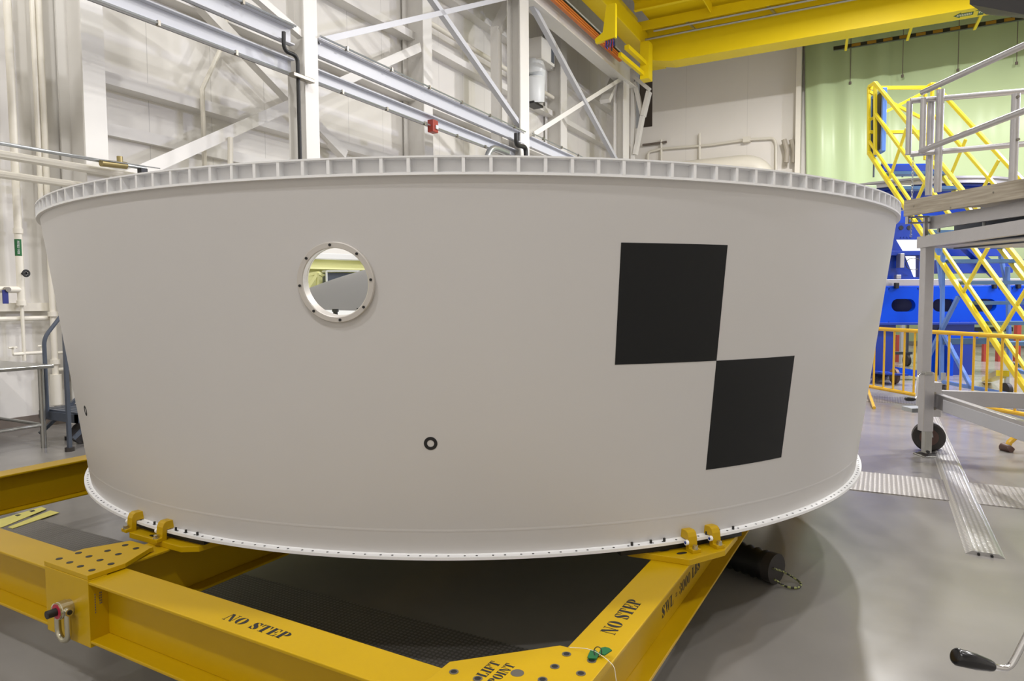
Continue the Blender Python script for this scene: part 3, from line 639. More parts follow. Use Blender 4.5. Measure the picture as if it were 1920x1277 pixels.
# lower flange
lf = MB(); zf = ZBm+.012
lf.lathe([(2.42, ZBm), (RF, ZBm), (RF, zf), (2.552, zf), (2.5495, zf+.008), (2.549, zf+.02), (2.535, zf+.02), (2.53, zf), (2.42, zf)], (CX, CY), n=360, closed=True)
lf.build('lower_flange', 'flange_white', ad, smooth=True, angle=30)
hb = MB()
for k in range(146):
    for off in (0, 1.045):
        a = -85.31+off+k*360/146; p = cyl_pt(a, zf, r=2.566); near_ = abs((a+66+180) % 360-180) < 61
        h_ = MB() if near_ else hb
        h_.cyl(p+Vector((0, 0, -.001)), p+Vector((0, 0, .0008)), .0048, 8)
        if near_: h_.build('bolt_hole', 'black', ad)
o = hb.build('bolt_hole', 'black', ad); o['kind'] = 'stuff'
# faint weld line
MB().lathe([(rw(.66)-.0004, .652), (rw(.66)+.0006, .66), (rw(.66)-.0002, .668)], (CX, CY), n=360).build('seam', 'shell', ad, smooth=True)
# viewport ring
ca = math.radians(WA); nrm = Vector((math.cos(ca), math.sin(ca), -.12)).normalized(); tan = Vector((-math.sin(ca), math.cos(ca), 0)); upv = nrm.cross(tan)*-1
upv = tan.cross(nrm)*-1 if (tan.cross(nrm)).z < 0 else tan.cross(nrm)
wc = cyl_pt(WA, WZ)
def ringmesh(prof, n=64):
    mb = MB(); R = []
    for k in range(n):
        a = k*2*math.pi/n; d = tan*math.cos(a)+upv*math.sin(a); R.append([mb.bm.verts.new(wc+d*r+nrm*h) for r, h in prof])
    L = len(prof)
    for k in range(n):
        for i in range(L): mb.bm.faces.new((R[k][i], R[(k+1) % n][i], R[(k+1) % n][(i+1) % L], R[k][(i+1) % L]))
    return mb
vp = ringmesh([(.126, -.035), (.126, .010), (.129, .013), (.146, .013), (.149, .010), (.149, -.006), (.135, -.006), (.135, -.035)]).build('viewport_ring', mat('ring_alu', (.62, .59, .55), .4, metal=.35), ad, smooth=True, angle=40)
for k in range(8):
    a = math.radians(94+k*45); p = wc+(tan*math.cos(a)+upv*math.sin(a))*.138+nrm*.012
    MB().cyl(p, p+nrm*.004, .0052, 10).build('bolt', 'black', vp, smooth=True)
# black target squares (wrapped patches on the wall)
def patch(a0, a1, z0, z1, name, n=16):
    mb = MB(); 
    for i in range(n):
        q = [a0+(a1-a0)*i/n, a0+(a1-a0)*(i+1)/n]
        inn = [cyl_pt(q[0], z0, .0002), cyl_pt(q[1], z0, .0002), cyl_pt(q[1], z1, .0002), cyl_pt(q[0], z1, .0002)]
        out = [cyl_pt(q[0], z0, .0012), cyl_pt(q[1], z0, .0012), cyl_pt(q[1], z1, .0012), cyl_pt(q[0], z1, .0012)]
        mb.poly(out)
        mb.poly([inn[0], inn[1], out[1], out[0]]); mb.poly([inn[3], inn[2], out[2], out[3]])
    mb.poly([cyl_pt(a0, z0), cyl_pt(a0, z1), cyl_pt(a0, z1, .0012), cyl_pt(a0, z0, .0012)]); mb.poly([cyl_pt(a1, z0), cyl_pt(a1, z1), cyl_pt(a1, z1, .0012), cyl_pt(a1, z0, .0012)])
    bmesh.ops.remove_doubles(mb.bm, verts=mb.bm.verts[:], dist=.00005)
    return mb.build(name, 'target', ad, smooth=True, angle=40)
o = patch(-47.92, -38.02, HC-.248, HC+.212, 'target_square'); o['label'] = 'upper matt black square'
o = patch(-38.02, -27.96, HC-.708, HC-.248, 'target_square'); o['label'] = 'lower matt black square'
def annulus(ac, zc, r0, r1, name, n=40):
    mb = MB(); rm = rw(zc)
    def pt(r, a, o_): return cyl_pt(ac+math.degrees(r*math.cos(a)/rm), zc+r*math.sin(a), o_)
    for k in range(n):
        a, b = 2*math.pi*k/n, 2*math.pi*(k+1)/n
        mb.poly([pt(r0, a, .0012), pt(r1, a, .0012), pt(r1, b, .0012), pt(r0, b, .0012)]); mb.poly([pt(r1, a, .0), pt(r1, b, .0), pt(r1, b, .0012), pt(r1, a, .0012)])
    bmesh.ops.remove_doubles(mb.bm, verts=mb.bm.verts[:], dist=.00005)
    return mb.build(name, 'ink', ad)
annulus(-63.35, HC-.540, .0135, .0258, 'target_ring'); annulus(-108.56, HC-.537, .0135, .0258, 'target_ring')
# inside: grey dome, liner ribs, hatch, equipment shelf
dm = [(r, HC+.345-.16*r*r) for r in [i*2.5/30 for i in range(31)]]; dm[0] = (.001, dm[0][1])
MB().lathe(dm, (CX, CY), n=120).build('inner_dome', 'dome', ad, smooth=True, angle=80)
MB().lathe([(rw(HC+.36)-.03, HC+.36), (rw(HC+.36)-.07, HC+.36), (rw(HC+.33)-.07, HC+.34), (rw(HC+.33)-.03, HC+.34)], (CX, CY), n=180, closed=True).build('stiffener', 'primer', ad)
def inner_at(px, py, r=2.62):  # far inner wall point
    rr = ray(px, py); dx, dy = -CX, -CY; a = rr.x**2+rr.y**2; b = 2*(dx*rr.x+dy*rr.y); c = dx*dx+dy*dy-r*r; t = (-b+math.sqrt(b*b-4*a*c))/(2*a); return CAM+rr*t
A = inner_at(606, 512); B = inner_at(662, 512); C = inner_at(606, 560)
d = (B-A); n_ = Vector((CX, CY, 0))-Vector((A.x, A.y, 0)); n_.normalize()
MB().hexa([A-n_*.02+Vector((0, 0, C.z-A.z)), B-n_*.02+Vector((0, 0, C.z-A.z)), B+n_*.10+Vector((0, 0, C.z-A.z)), A+n_*.10+Vector((0, 0, C.z-A.z)), A-n_*.02, B-n_*.02, B+n_*.10, A+n_*.10]).build('hatch', 'grey_blue', ad)
A2 = inner_at(603, 509); B2 = inner_at(665, 509)
MB().bar(A2+n_*.06, B2+n_*.06, .12, .015).build('hatch_frame', 'inner_white', ad); MB().bar(A2+n_*.11, A2+n_*.11+Vector((0, 0, -.3)), .015, .015).build('hatch_frame', 'inner_white', ad)
mb = MB(); c0 = inner_at(588, 512)+n_*.1
for x_, y_ in ((575, 515), (600, 517), (572, 540), (590, 545)): mb.bar(c0, inner_at(x_, y_)+n_*.06, .02, .03)
mb.bar(inner_at(570, 515)+n_*.06, inner_at(603, 516)+n_*.06, .02, .02); mb.build('bracket', 'primer', ad)
def shelf_z(D): return HC-.088+(D-2.6)*.034
def onS(x, y):  # point on the gently tilted shelf
    r = ray(x, y); DYv = Vector((-math.sin(YAW), math.cos(YAW), 0)); k = r.dot(DYv); t = (-.088-.034*2.6)/(r.z-.034*k); return CAM+r*t
mb = MB(); q = [onS(590, 579), onS(605, 574.5), onS(760, 573), onS(760, 640), onS(560, 640)]
q2 = [cyl_pt(-77+i*2.0, 0, r=rw(HC)-.035) for i in range(9)]
DYv = Vector((-math.sin(YAW), math.cos(YAW), 0))
top = []
for p in q2: p.z = shelf_z(p.dot(DYv)); top.append(p)
top += [q[2], q[1], q[0]]
va = [mb.bm.verts.new(p) for p in top]; vb = [mb.bm.verts.new(p-Vector((0, 0, .03))) for p in top]
mb.bm.faces.new(va); mb.bm.faces.new(vb[::-1])
for i in range(len(va)): mb.bm.faces.new((va[i], va[(i+1) % len(va)], vb[(i+1) % len(va)], vb[i]))
shf = mb.build('equipment_shelf', 'inner_white', ad)
for x_, y_ in ((629, 591), (675, 589)):
    p = onS(x_, y_); MB().tube([p, p+Vector((0, 0, .016)), p+Vector((0, 0, .016)), p+Vector((0, 0, .030))], [.011, .011, .0155, .0165], 16).build('shelf_knob', 'black', shf, smooth=True, angle=30)
for x_, y_ in ((609, 576), (652, 575)):
    p = onS(x_, y_); MB().cyl(p, p+Vector((0, 0, .008)), .008, 8).build('shelf_bolt', 'bolt', shf)

# ================================================================ YELLOW FRAME
FA = math.radians(-29.6)+YAW     # frame axes against the building axes
FM = Matrix.Rotation(FA, 4, 'Z')
fr = thing('transport_frame', (0, 0, .25), 'yellow welded I-beam transport frame under the white ring', 'frame')
fr.location = (0, 0, 0); fr.rotation_euler = (0, 0, FA); WM[fr.name] = FM
def fb(mb, name, m='yellow', parent=fr, **k): return mb.build(name, m, parent, local=True, **k)
ZTB, ZBB, WB = .491, .248, .152
zc = (ZTB+ZBB)/2; hh = ZTB-ZBB; tf, tw = .012, .010
ccu = (CX*math.cos(-FA)-CY*math.sin(-FA)); ccv = (CX*math.sin(-FA)+CY*math.cos(-FA))
VF, VB = 1.488, 2*ccv-1.488; UL, UM, UR = -4.862, -2.79, -.785
fb(MB().ibeam((UL-.15, VF, zc), (UR+.076, VF, zc), WB, hh, tf, tw), 'front_beam', bev=.003)
fb(MB().ibeam((UL-.15, VB, zc), (UR+.076, VB, zc), WB, hh, tf, tw), 'rear_beam', bev=.003)
fb(MB().ibeam((UR, VF+.076, zc), (UR, VB-.076, zc), WB, hh, tf, tw), 'side_beam', bev=.003)
fb(MB().ibeam((UM, VF+.076, zc), (UM, VB-.076, zc), WB, hh, tf, tw), 'middle_beam', bev=.003)
fb(MB().ibeam((UL, VF+.076, zc), (UL, VB-.076, zc), WB, hh, tf, tw), 'side_beam', bev=.003)
# corner block in front beam with plates
bk_ = fb(MB().box(-2.972, -2.664, 1.41, 1.484, .232, .495), 'corner_block', bev=.002)
fb(MB().box(-2.972, -2.664, 1.495, 1.566, .26, .479), 'corner_block')
def holes(pts, z, r, parent, name='bolt_hole', m='black', h=.0012):
    for x, y in pts: MB().cyl((x, y, z-.002), (x, y, z+h), r, 14).build(name, m, parent, local=True)
pl = fb(MB().prism([(-2.98, 1.412), (-2.668, 1.412), (-2.664, 1.556), (-2.738, 1.706), (-2.738, 1.722), (-2.901, 1.722), (-2.980, 1.568)], .4955, .514), 'gusset_plate', bev=.0015)
holes([(-2.949, 1.454), (-2.869, 1.453), (-2.789, 1.451), (-2.709, 1.451), (-2.947, 1.528), (-2.868, 1.527), (-2.787, 1.526), (-2.707, 1.524), (-2.865, 1.601), (-2.786, 1.6), (-2.865, 1.676), (-2.786, 1.675)], .514, .0125, pl)
lp = fb(MB().prism([(-1.104, 1.40), (-1.104, 1.568), (-.866, 1.806), (-.706, 1.806), (-.706, 1.40)], .4925, .514), 'lift_plate', bev=.0015)
for x, y in [(-.827, 1.767), (-.827, 1.689), (-.748, 1.692), (-.827, 1.613), (-.748, 1.769), (-1.062, 1.528), (-.985, 1.531), (-.748, 1.613), (-1.062, 1.45), (-.985, 1.45), (-.9, 1.45)]:
    b_ = MB().lathe([(.0135, .514), (.0135, .5155), (.009, .5155), (.009, .514)], (x, y), n=16, closed=True).build('washer', 'bolt', lp, local=True, smooth=True)
    MB().cyl((x, y, .5142), (x, y, .5149), .009, 12).build('bolt_socket', 'black', lp, local=True)
MB().cyl((-.904, 1.609, .5138), (-.904, 1.609, .5146), .019, 24).build('lift_hole', 'bolt', lp, local=True)
# stencils
def no_step(org, du, dv, size, width):
    k = width/6.06; o2 = Vector(org)+Vector(du)*2.56*k
    for w_, o_, l_ in (('NO', org, 1.98), ('STEP', o2, 3.5)): text(w_, o_, du, dv, (0, 0, 1), size, l_*k).build('stencil_marking', 'ink', fr, local=True)
no_step((-1.953, 1.457, ZTB), (1, 0, 0), (0, 1, 0), .043, .292)
no_step((-.762, 1.985, ZTB), (0, 1, 0), (-1, 0, 0), .050, .275)
t_ = text('LIFT', (-.969, 1.546, .514), (0, 1, 0), (-1, 0, 0), (0, 0, 1), .032, .085); t_.build('stencil_marking', 'ink', lp, local=True)
t_ = text('POINT', (-.927, 1.533, .514), (0, 1, 0), (-1, 0, 0), (0, 0, 1), .030, .108); t_.build('stencil_marking', 'ink', lp, local=True)
t_ = text('SWL = 3000 LBS', (UR+.005, 2.54, .306), (0, 1, 0), (0, 0, 1), (1, 0, 0), .048, .58); t_.build('stencil_marking', 'ink', fr, local=True)
for i in range(9):
    MB().box(-2.6638, -2.6632, 1.43+i*0+.012, 1.432+.013, .40-i*.007, .404-i*.007).build('stamped_text', 'brown_base', bk_, local=True) if i < 0 else None
mb = MB()
for k, yy in enumerate((1.432, 1.450, 1.456)):
    for i in range(8 if k == 0 else 5): mb.box(-2.6640, -2.6634, yy, yy+.004, .43-i*.010-(.0 if k else .0), .436-i*.010)
mb.build('stamped_text', 'brown_base', bk_, local=True)
# far-left faded lettering
no_step((UL+.04, 3.95, ZTB), (0, 1, 0), (-1, 0, 0), .05, .38)
# shackle ring
hr = thing('hoist_ring', FM@Vector((-2.77, 1.40, .35)), 'pivoting steel hoist ring with red washer bolted to the corner block', 'hoist ring', rz=FA)
WM[hr.name] = Matrix.Translation(FM@Vector((-2.77, 1.40, .35)))@Matrix.Rotation(FA, 4, 'Z')
def cy(a, b, r, nm, m, n=28, rr=None, **k):
    return MB().tube([a, b], rr or r, n).build(nm, m, hr, local=True, smooth=True, **k)
c = Vector((-.022, 0, .018))
MB().tube([c+Vector((0, .01, 0)), c+Vector((0, -.004, 0)), c+Vector((0, -.006, 0)), c+Vector((0, -.034, 0)), c+Vector((0, -.036, 0)), c+Vector((0, -.042, 0))], [.030, .030, .034, .034, .0315, .0315], 32).build('swivel_body', 'zinc', hr, local=True, smooth=True, angle=30)
cy(c+Vector((0, -.042, 0)), c+Vector((0, -.0435, 0)), .0285, 'red_washer', 'redlabel')
cy(c+Vector((0, -.0435, 0)), c+Vector((0, -.077, 0)), .0155, 'socket_bolt', 'black')
cy(c+Vector((0, -.0768, 0)), c+Vector((0, -.0776, 0)), .008, 'bolt_socket', 'rubber', 6)
mb = MB(); pts = []
for t in [i/8 for i in range(9)]: pts.append(c+Vector((.036, -.021, 0))*1+Vector((0, 0, -.085*t)))
arc = [c+Vector((math.cos(math.radians(a_))*.036, -.021, -.085+math.sin(math.radians(a_))*.036)) for a_ in range(0, -181, -15)]
pts = pts[:-1]+arc+[c+Vector((-.036, -.021, -.085*(1-t))) for t in [i/8 for i in range(1, 9)]]
mb.tube(pts, .0115, 14); mb.build('ring_bail', 'zinc', hr, local=True, smooth=True)
cy(c+Vector((.030, -.021, 0)), c+Vector((.052, -.021, 0)), .015, 'bail_boss', 'zinc'); cy(c+Vector((.052, -.021, 0)), c+Vector((.055, -.021, 0)), .009, 'bail_pin', 'black')
cy(c+Vector((-.030, -.021, 0)), c+Vector((-.052, -.021, 0)), .015, 'bail_boss', 'zinc')
# clamp plates at the ring edge
def clamp(poly, brs, slots, ang_mid, name='clamp_plate'):
    cp = fb(MB().prism(poly, ZTB, .516), name, bev=.002)
    # black shim under flange: arc
    mb = MB(); a0, a1 = ang_mid
    n = 12; top = .5455
    for i in range(n):
        q0, q1 = [math.radians(a0+(a1-a0)*j/n) for j in (i, i+1)]
        P = []
        for z in (.516, top):
            for q, r in ((q0, 2.556), (q1, 2.556), (q1, 2.46), (q0, 2.46)): P.append(FM.inverted()@Vector((CX+r*math.cos(q), CY+r*math.sin(q), z)))
        mb.hexa(P)
    fb(mb, 'shim_pad', 'black', cp)
    for (x, y) in brs:
        cen_ = FM.inverted()@Vector((CX, CY, 0)); dd = Vector((x-cen_.x, y-cen_.y, 0)).normalized()*2.598; x, y = cen_.x+dd.x, cen_.y+dd.y
        cen = FM.inverted()@Vector((CX, CY, 0)); d = Vector((cen.x-x, cen.y-y, 0)).normalized(); sd = Vector((-d.y, d.x, 0))
        mt = Matrix((( sd.x, d.x, 0, x), (sd.y, d.y, 0, y), (0, 0, 1, 0), (0, 0, 0, 1)))
        pf = [(-.035, .516), (.012, .516), (.014, .561), (.062, .561), (.064, .586), (.055, .596), (.014, .598), (.002, .592), (-.006, .575), (-.010, .532), (-.035, .530)]
        b2 = MB().prism(pf, -.021, .021, lambda q: mt@Vector((q.z, q.x, q.y))); br = fb(b2, 'clamp_bracket', parent=cp, bev=.0015)
        MB().cyl(mt@Vector((0, -.024, .53)), mt@Vector((0, -.024, .545)), .0105, 14).build('clamp_bolt', 'zinc', cp, local=True, smooth=True)
        MB().cyl(mt@Vector((0, -.024, .53)), mt@Vector((0, -.024, .534)), .0125, 14).build('washer', 'zinc', cp, local=True, smooth=True)
        MB().cyl(mt@Vector((.021, .0, .553)), mt@Vector((.032, .0, .553)), .011, 16).build('side_screw', 'flange_white', cp, local=True, smooth=True)
        MB().cyl(mt@Vector((.0315, .0, .553)), mt@Vector((.0335, .0, .553)), .006, 10).build('screw_socket', 'navy', cp, local=True)
    for x, y, a_ in slots:
        ca_, sa_ = math.cos(a_), math.sin(a_); s_ = MB()
        s_.prism([(x+px*ca_-py*sa_, y+px*sa_+py*ca_) for px, py in [(.016*math.cos(t)+(.008 if math.cos(t) > 0 else -.008), .010*math.sin(t)) for t in [k*math.pi/10 for k in range(20)]]], .5155, .5168)
        fb(s_, 'slot', 'black', cp)
    return cp
aL_ = -92.6
clamp([(-3.062, 1.825), (-3.005, 1.778), (-2.631, 1.775), (-2.568, 1.817), (-2.55, 1.95), (-3.062, 1.95)], [(-3.018, 1.858), (-2.782, 1.853)], [(-2.864, 1.803, 0), (-2.800, 1.800, 0)], (-98.5, -86.8))
rv = [(-.952, 2.640), (-.705, 2.661), (-.606, 2.836), (-.600, 3.06), (-.76, 3.10), (-1.04, 2.70)]
clamp(rv, [(-.790, 2.818), (-.720, 2.912)], [(-.826, 2.712, .8), (-.752, 2.716, .9)], (-46.5, -32.8))
mb = MB(); hp = FM.inverted()
hx = MB()
for a_ in (-94.0, -92.6, -90.5, -89.0, -87.4, -45.5, -43.6, -42.2, -37.5, -36.0, -34.2):
    p = hp@cyl_pt(a_, zf, r=2.566); MB().cyl(p, p+Vector((0, 0, .014)), .0055, 6).build('flange_bolt', 'black', fr, local=True)
# supports under the frame (out of sight corners)
for u_, v_ in ((UR, VB), (UL, VB), (UL, VF), (UR+.0, VF+0), (UM, VB)):
    mb = MB().box(u_-.05, u_+.05, v_-.05, v_+.05, .02, ZBB); mb.box(u_-.1, u_+.1, v_-.1, v_+.1, 0, .02); fb(mb, 'support_foot', bev=.002)
# tag and wire on the right beam
tg = thing('green_tag', FM@Vector((-.74, 1.80, .515)), 'two small dark green tags wired to the lift plate', 'tag', rz=FA)
def tz(x, y, z=.0): p = onZ(x, y, .517); p = FM.inverted()@p; return (p.x, p.y)
WMt = FM
g = lambda x, y: (1100+x/10.67, 1190+y/10.67)
MB().prism([(onZ(*g(*q), .517).x, onZ(*g(*q), .517).y) for q in ((75, 325), (170, 320), (255, 395), (200, 495), (40, 490), (15, 460))], .516, .520).build('tag_leaf', 'green', tg)
MB().prism([(onZ(*g(*q), .519).x, onZ(*g(*q), .519).y) for q in ((290, 290), (370, 278), (450, 295), (505, 340), (420, 395), (360, 435), (300, 420), (245, 395))], .5205, .524).build('tag_leaf', 'green', tg)
pw = [onZ(1068, 1214, .518), onZ(1100, 1216, .522), onZ(1118, 1222, .524), onZ(1140, 1238, .525), onZ(1152, 1250, .515)]; pw.append(pw[-1]+Vector((.03, -.03, -.12))); pw.append(pw[-1]+Vector((0, -.03, -.2)))
MB().tube(bend(pw, .03), .001, 6).build('tag_wire', 'cable_white', tg, smooth=True)
cc = onZ(1121, 1222, .53); MB().tube([cc+Vector((.012*math.cos(t), .005*math.sin(t), .012*math.sin(t))) for t in [k*math.pi/8 for k in range(17)]], .0014, 6).build('tag_loop', 'black', tg, smooth=True)

# ================================================================ FLOOR FEATURES
Zp = .006
tp = MB().box(-.2, 13.9, 6.10, 6.78, 0, Zp).build('trench_cover', 'plate'); tag(tp, 'diamond plate trench cover crossing the floor right of the ring', 'floor plate', 'trench covers')
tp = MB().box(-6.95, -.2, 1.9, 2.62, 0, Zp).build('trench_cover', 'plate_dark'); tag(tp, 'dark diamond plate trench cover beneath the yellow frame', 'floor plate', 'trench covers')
s0 = onZ(1660, 750, 0)
tp = MB().box(-3.0, 13.9, s0.y-.3, s0.y+.45, 0, Zp).build('trench_cover', 'plate'); tag(tp, 'furthest pale trench cover, near the yellow crowd barrier', 'floor plate', 'trench covers')
# cable ramp
q = [onZ(1810, 1037, 0), onZ(1886, 1049, 0), onZ(1757, 790, 0)]
x0, x1, ya = q[0].x, q[1].x, (q[0].y+q[1].y)/2
rp = thing('cable_ramp', ((x0+x1)/2, ya, 0), 'long narrow tread plate cable ramp lying across the floor at right', 'cable ramp')
mb = MB(); w3 = (x1-x0)/3
mb.prism([(x0, 0), (x0+w3*.5, .022), (x1-w3*.5, .022), (x1, 0)], ya, 14.0, lambda q: Vector((q.x, q.z, q.y))); mb.build('ramp_cover', 'ramp', rp)
for k in (.33, .66): MB().cyl(((x0+(x1-x0)*k), ya-.012, .008), ((x0+(x1-x0)*k), ya+.3, .008), .008, 8).build('cable', 'black', rp)
# yellow floor tape with cutouts at left
pA, pB = onZ(0, 1000, 0), onZ(100, 958, 0)
g = lambda x, y: onZ(x/7.98, 850+y/7.98, .002)
ft_ = thing('floor_marking', g(600, 900), 'yellow painted floor bands with black squares under the left beam', 'floor marking')
mb = MB(); 
for ql in (((-200, 1060), (620, 815), (700, 845), (60, 1110), (-200, 1190)), ((120, 1120), (750, 870), (890, 900), (190, 1140))):
    mb.prism([(g(*q).x, g(*q).y) for q in ql], .0, .003)
mb.bm.transform(Matrix.Translation((0, 0, .0065))); mb.build('yellow_band', 'floor_yellow', ft_)
mb = MB()
for ql in (((440, 880), (500, 862), (530, 878), (470, 895)), ((225, 945), (280, 930), (318, 938), (260, 958))): mb.prism([(g(*q).x, g(*q).y) for q in ql], .003, .005)
mb.bm.transform(Matrix.Translation((0, 0, .0065))); mb.build('black_square', 'black', ft_)
# rolled black hose with rope
e = onZ(1400, 1098, 0); f_ = onZ(1452, 1100, 0)
hs = thing('hose_bundle', e, 'ribbed black hose bundle with a rope loop, lying beyond the right beam', 'hose')
dr = Vector((1, -.45, 0)).normalized(); r_ = .085; end = onZ(1445, 1098, 0)+Vector((-.02, .05, r_)); st_ = end-dr*.75
pts, rr = [], []
for i in range(31): t = i/30; pts.append(st_+(end-st_)*t); rr.append(r_ if i % 2 else r_*.84)
MB().tube(pts, rr, 20).build('ribbed_hose', 'black', hs, smooth=True, angle=60)
MB().tube([end, end+dr*.05], r_*.98, 20).build('hose_cuff', 'rubber', hs, smooth=True)
lp_ = [onZ(1450, 1066, .10), onZ(1470, 1072, .05), onZ(1490, 1084, .02), onZ(1503, 1094, .01), onZ(1500, 1101, .01), onZ(1485, 1103, .01), onZ(1468, 1098, .01), onZ(1452, 1086, .05)]
lp_ = [Vector(p) for p in lp_]
rp2 = MB().tube(bend(lp_, .03), .006, 8)
mr_ = bpy.data.materials.new('rope'); mr_.use_nodes = True; nt, p = nodes(mr_); M['rope'] = mr_
tc = nt.nodes.new('ShaderNodeTexCoord'); ck = nt.nodes.new('ShaderNodeTexChecker'); ck.inputs['Scale'].default_value = 60
ck.inputs[1].default_value = (.35, .38, .14, 1); ck.inputs[2].default_value = (.02, .02, .015, 1); nt.links.new(tc.outputs['Object'], ck.inputs[0]); nt.links.new(ck.outputs[0], p.inputs['Base Color'])
rp2.build('rope_loop', 'rope', hs, smooth=True)
#@@RIGHT
# ================================================================ RIGHT SIDE
DY = Vector((-math.sin(YAW), math.cos(YAW), 0)); DX = Vector((math.cos(YAW), math.sin(YAW), 0))
def onD(x, y, D): r = ray(x, y); return CAM+r*(D/r.dot(DY))
def onX(x, y, X): r = ray(x, y); return CAM+r*(X/r.dot(DX))
def onP(x, y, A, n): r = ray(x, y); return CAM+r*((Vector(A)-CAM).dot(n)/r.dot(n))
# ---- aluminium work platform
P0 = onZ(1738, 851, 0); DP = P0.dot(DY)
wpl = thing('work_platform', P0, 'raised aluminium work platform with wood edge board, rails and caster at right', 'work platform')
AX = Vector((math.sin(YAW*-1-math.radians(11.9)*0), 0, 0))
def Z_(y, x=1738, D=None): return onD(x, y, D or DP).z
# deck edge board and the beams below it, running towards the viewer
def edge(xL, yT, yB, yTr, yBr, D, th, nm, m, ns=.0):
    zt, zb = onD(xL, yT, D).z, onD(xL, yB, D).z
    a = onD(xL, yT, D); b = onZ(1920, yTr, zt); d = (b-a).normalized(); b = a+d*(b-a).length*1.5; a = a+d*ns
    mid = Vector((0, 0, (zb-zt)/2)); sd = Vector((0, 0, 1)).cross(d).normalized()
    if sd.dot(DX) < 0: sd = -sd
    return MB().bar(a+mid+sd*th/2, b+mid+sd*th/2, th, zt-zb).build(nm, m, wpl), zt, zb, d, sd
DB = DP-.05
o, zt_, zb_, dA, sA = edge(1695, 376.4, 406, 334.6, 371, DB, .045, 'edge_board', 'wood')
dk0 = onD(1695, 380, DB); near = dA*3.2; rt_ = DX*2.6
MB().hexa([dk0+Vector((0, 0, -.05))+sA*.05, dk0+Vector((0, 0, -.05))+near+sA*.05, dk0+Vector((0, 0, -.05))+near+rt_, dk0+Vector((0, 0, -.05))+rt_,
           dk0+Vector((0, 0, 0))+sA*.05, dk0+near+sA*.05, dk0+near+rt_, dk0+rt_]).build('deck', 'wood', wpl)
for k in range(5):
    c = dk0+dA*(.12+k*.42)+Vector((0, 0, -.05-(k % 2)*.07)); MB().cyl(c-sA*.004, c+sA*.004, .008, 8).build('screw', 'bolt', wpl)
edge(1738, 407, 430, 377, 405, DP, .05, 'deck_beam', 'alu'); edge(1730, 442.6, 464, 411, 442.5, DP, .06, 'lower_beam', 'alu')
zt2 = onD(1730, 442.6, DP).z; zb2 = onD(1730, 464, DP).z; a = onD(1730, 464, DP)
MB().hexa([Vector((p.x, p.y, z)) for z in (zb2-.002, zt2) for p in (a, a+DX*2.6, a+DX*2.6+DY*.10, a+DY*.10)]).build('cross_beam', 'alu', wpl)
MB().hexa([Vector((p.x, p.y, z)) for z in (zb2, zb2+.012) for p in (a+sA*.06, a+dA*3.2+sA*.06, a+DX*2.6-DY*3, a+DX*2.6)]).build('underside_panel', 'alu', wpl)
b1, b2_ = onD(1700, 413, DP), onD(1740, 412, DP)
for dz in (.028, -.028): MB().bar(b1+Vector((0, 0, dz)), b2_+Vector((0, 0, dz)), .05, .014).build('outrigger_channel', 'alu', wpl)
MB().bar(b1, b1+DX*.012, .05, .07).build('channel_end', 'alu', wpl)
MB().bar(onD(1735, 408, DP-.03), onD(1735, 444, DP-.03), .03, .03, DX).build('end_cap', 'alu', wpl)
for k in range(4):
    c = onD(1760, 436, DP)+dA*k*.5; MB().cyl(c, c+Vector((0, 0, .05)), .015, 8).build('joint_bolt', 'galv', wpl, smooth=True)
# corner post
def vbar(xc, y0, y1, wpx, D, nm, m='alu', rnd=False, par=None):
    a, b = onD(xc, y0, D), onD(xc, y1, D); b = Vector((a.x, a.y, b.z)); ww = wpx/F*D
    mb = MB(); (mb.cyl(a, b, ww/2, 14) if rnd else mb.bar(a, b, ww, ww, DX)); return mb.build(nm, m, par or wpl, smooth=rnd, bev=0 if rnd else .006)
vbar(1739, 462, 762, 17.5, DP+.04, 'corner_post')
ia, ib = onD(1742, 436, DP)+sA*.30, onD(1742, 436, DP)+sA*.30+dA*3.2
MB().bar(ia, ib, .02, zb_-zb2+.02).build('gap_shade_plate', 'grey_blue', wpl)  # added dark plate stands in for the shade between the deck beams
jk = vbar(1738, 698, 808, 19, DP-.09, 'jack_tube'); vbar(1738, 806, 849, 13, DP-.09, 'jack_inner_tube', 'steel')
vbar(1738, 697, 703, 15, DP-.12, 'jack_cap', 'steel')
c = P0+DY*-.08; MB().box(-.13, .13, -.10, .10, 0, .012, Matrix.Translation(c)@Matrix.Rotation(YAW, 4, 'Z')).build('foot_plate', 'steel', wpl, bev=.004)
c = onD(1739, 847, DP-.12); MB().cyl(c, c-DY*.02, .014, 10).build('pin_hole', 'black', wpl)
# crank of the jack
pts = [onD(1738, 701, DP-.1), onD(1724, 701, DP-.12), onD(1721, 706, DP-.14), onD(1718, 744, DP-.16), onD(1716, 748, DP-.17)]
ck_ = MB().tube(bend(pts, .03), .009, 8).build('crank', 'chrome', wpl, smooth=True)
MB().tube([onD(1716, 749, DP-.17), onD(1711, 749, DP-.17), onD(1700, 748, DP-.17), onD(1697, 748, DP-.17)], [.010, .017, .020, .014], 12).build('crank_grip', 'black', ck_, smooth=True)
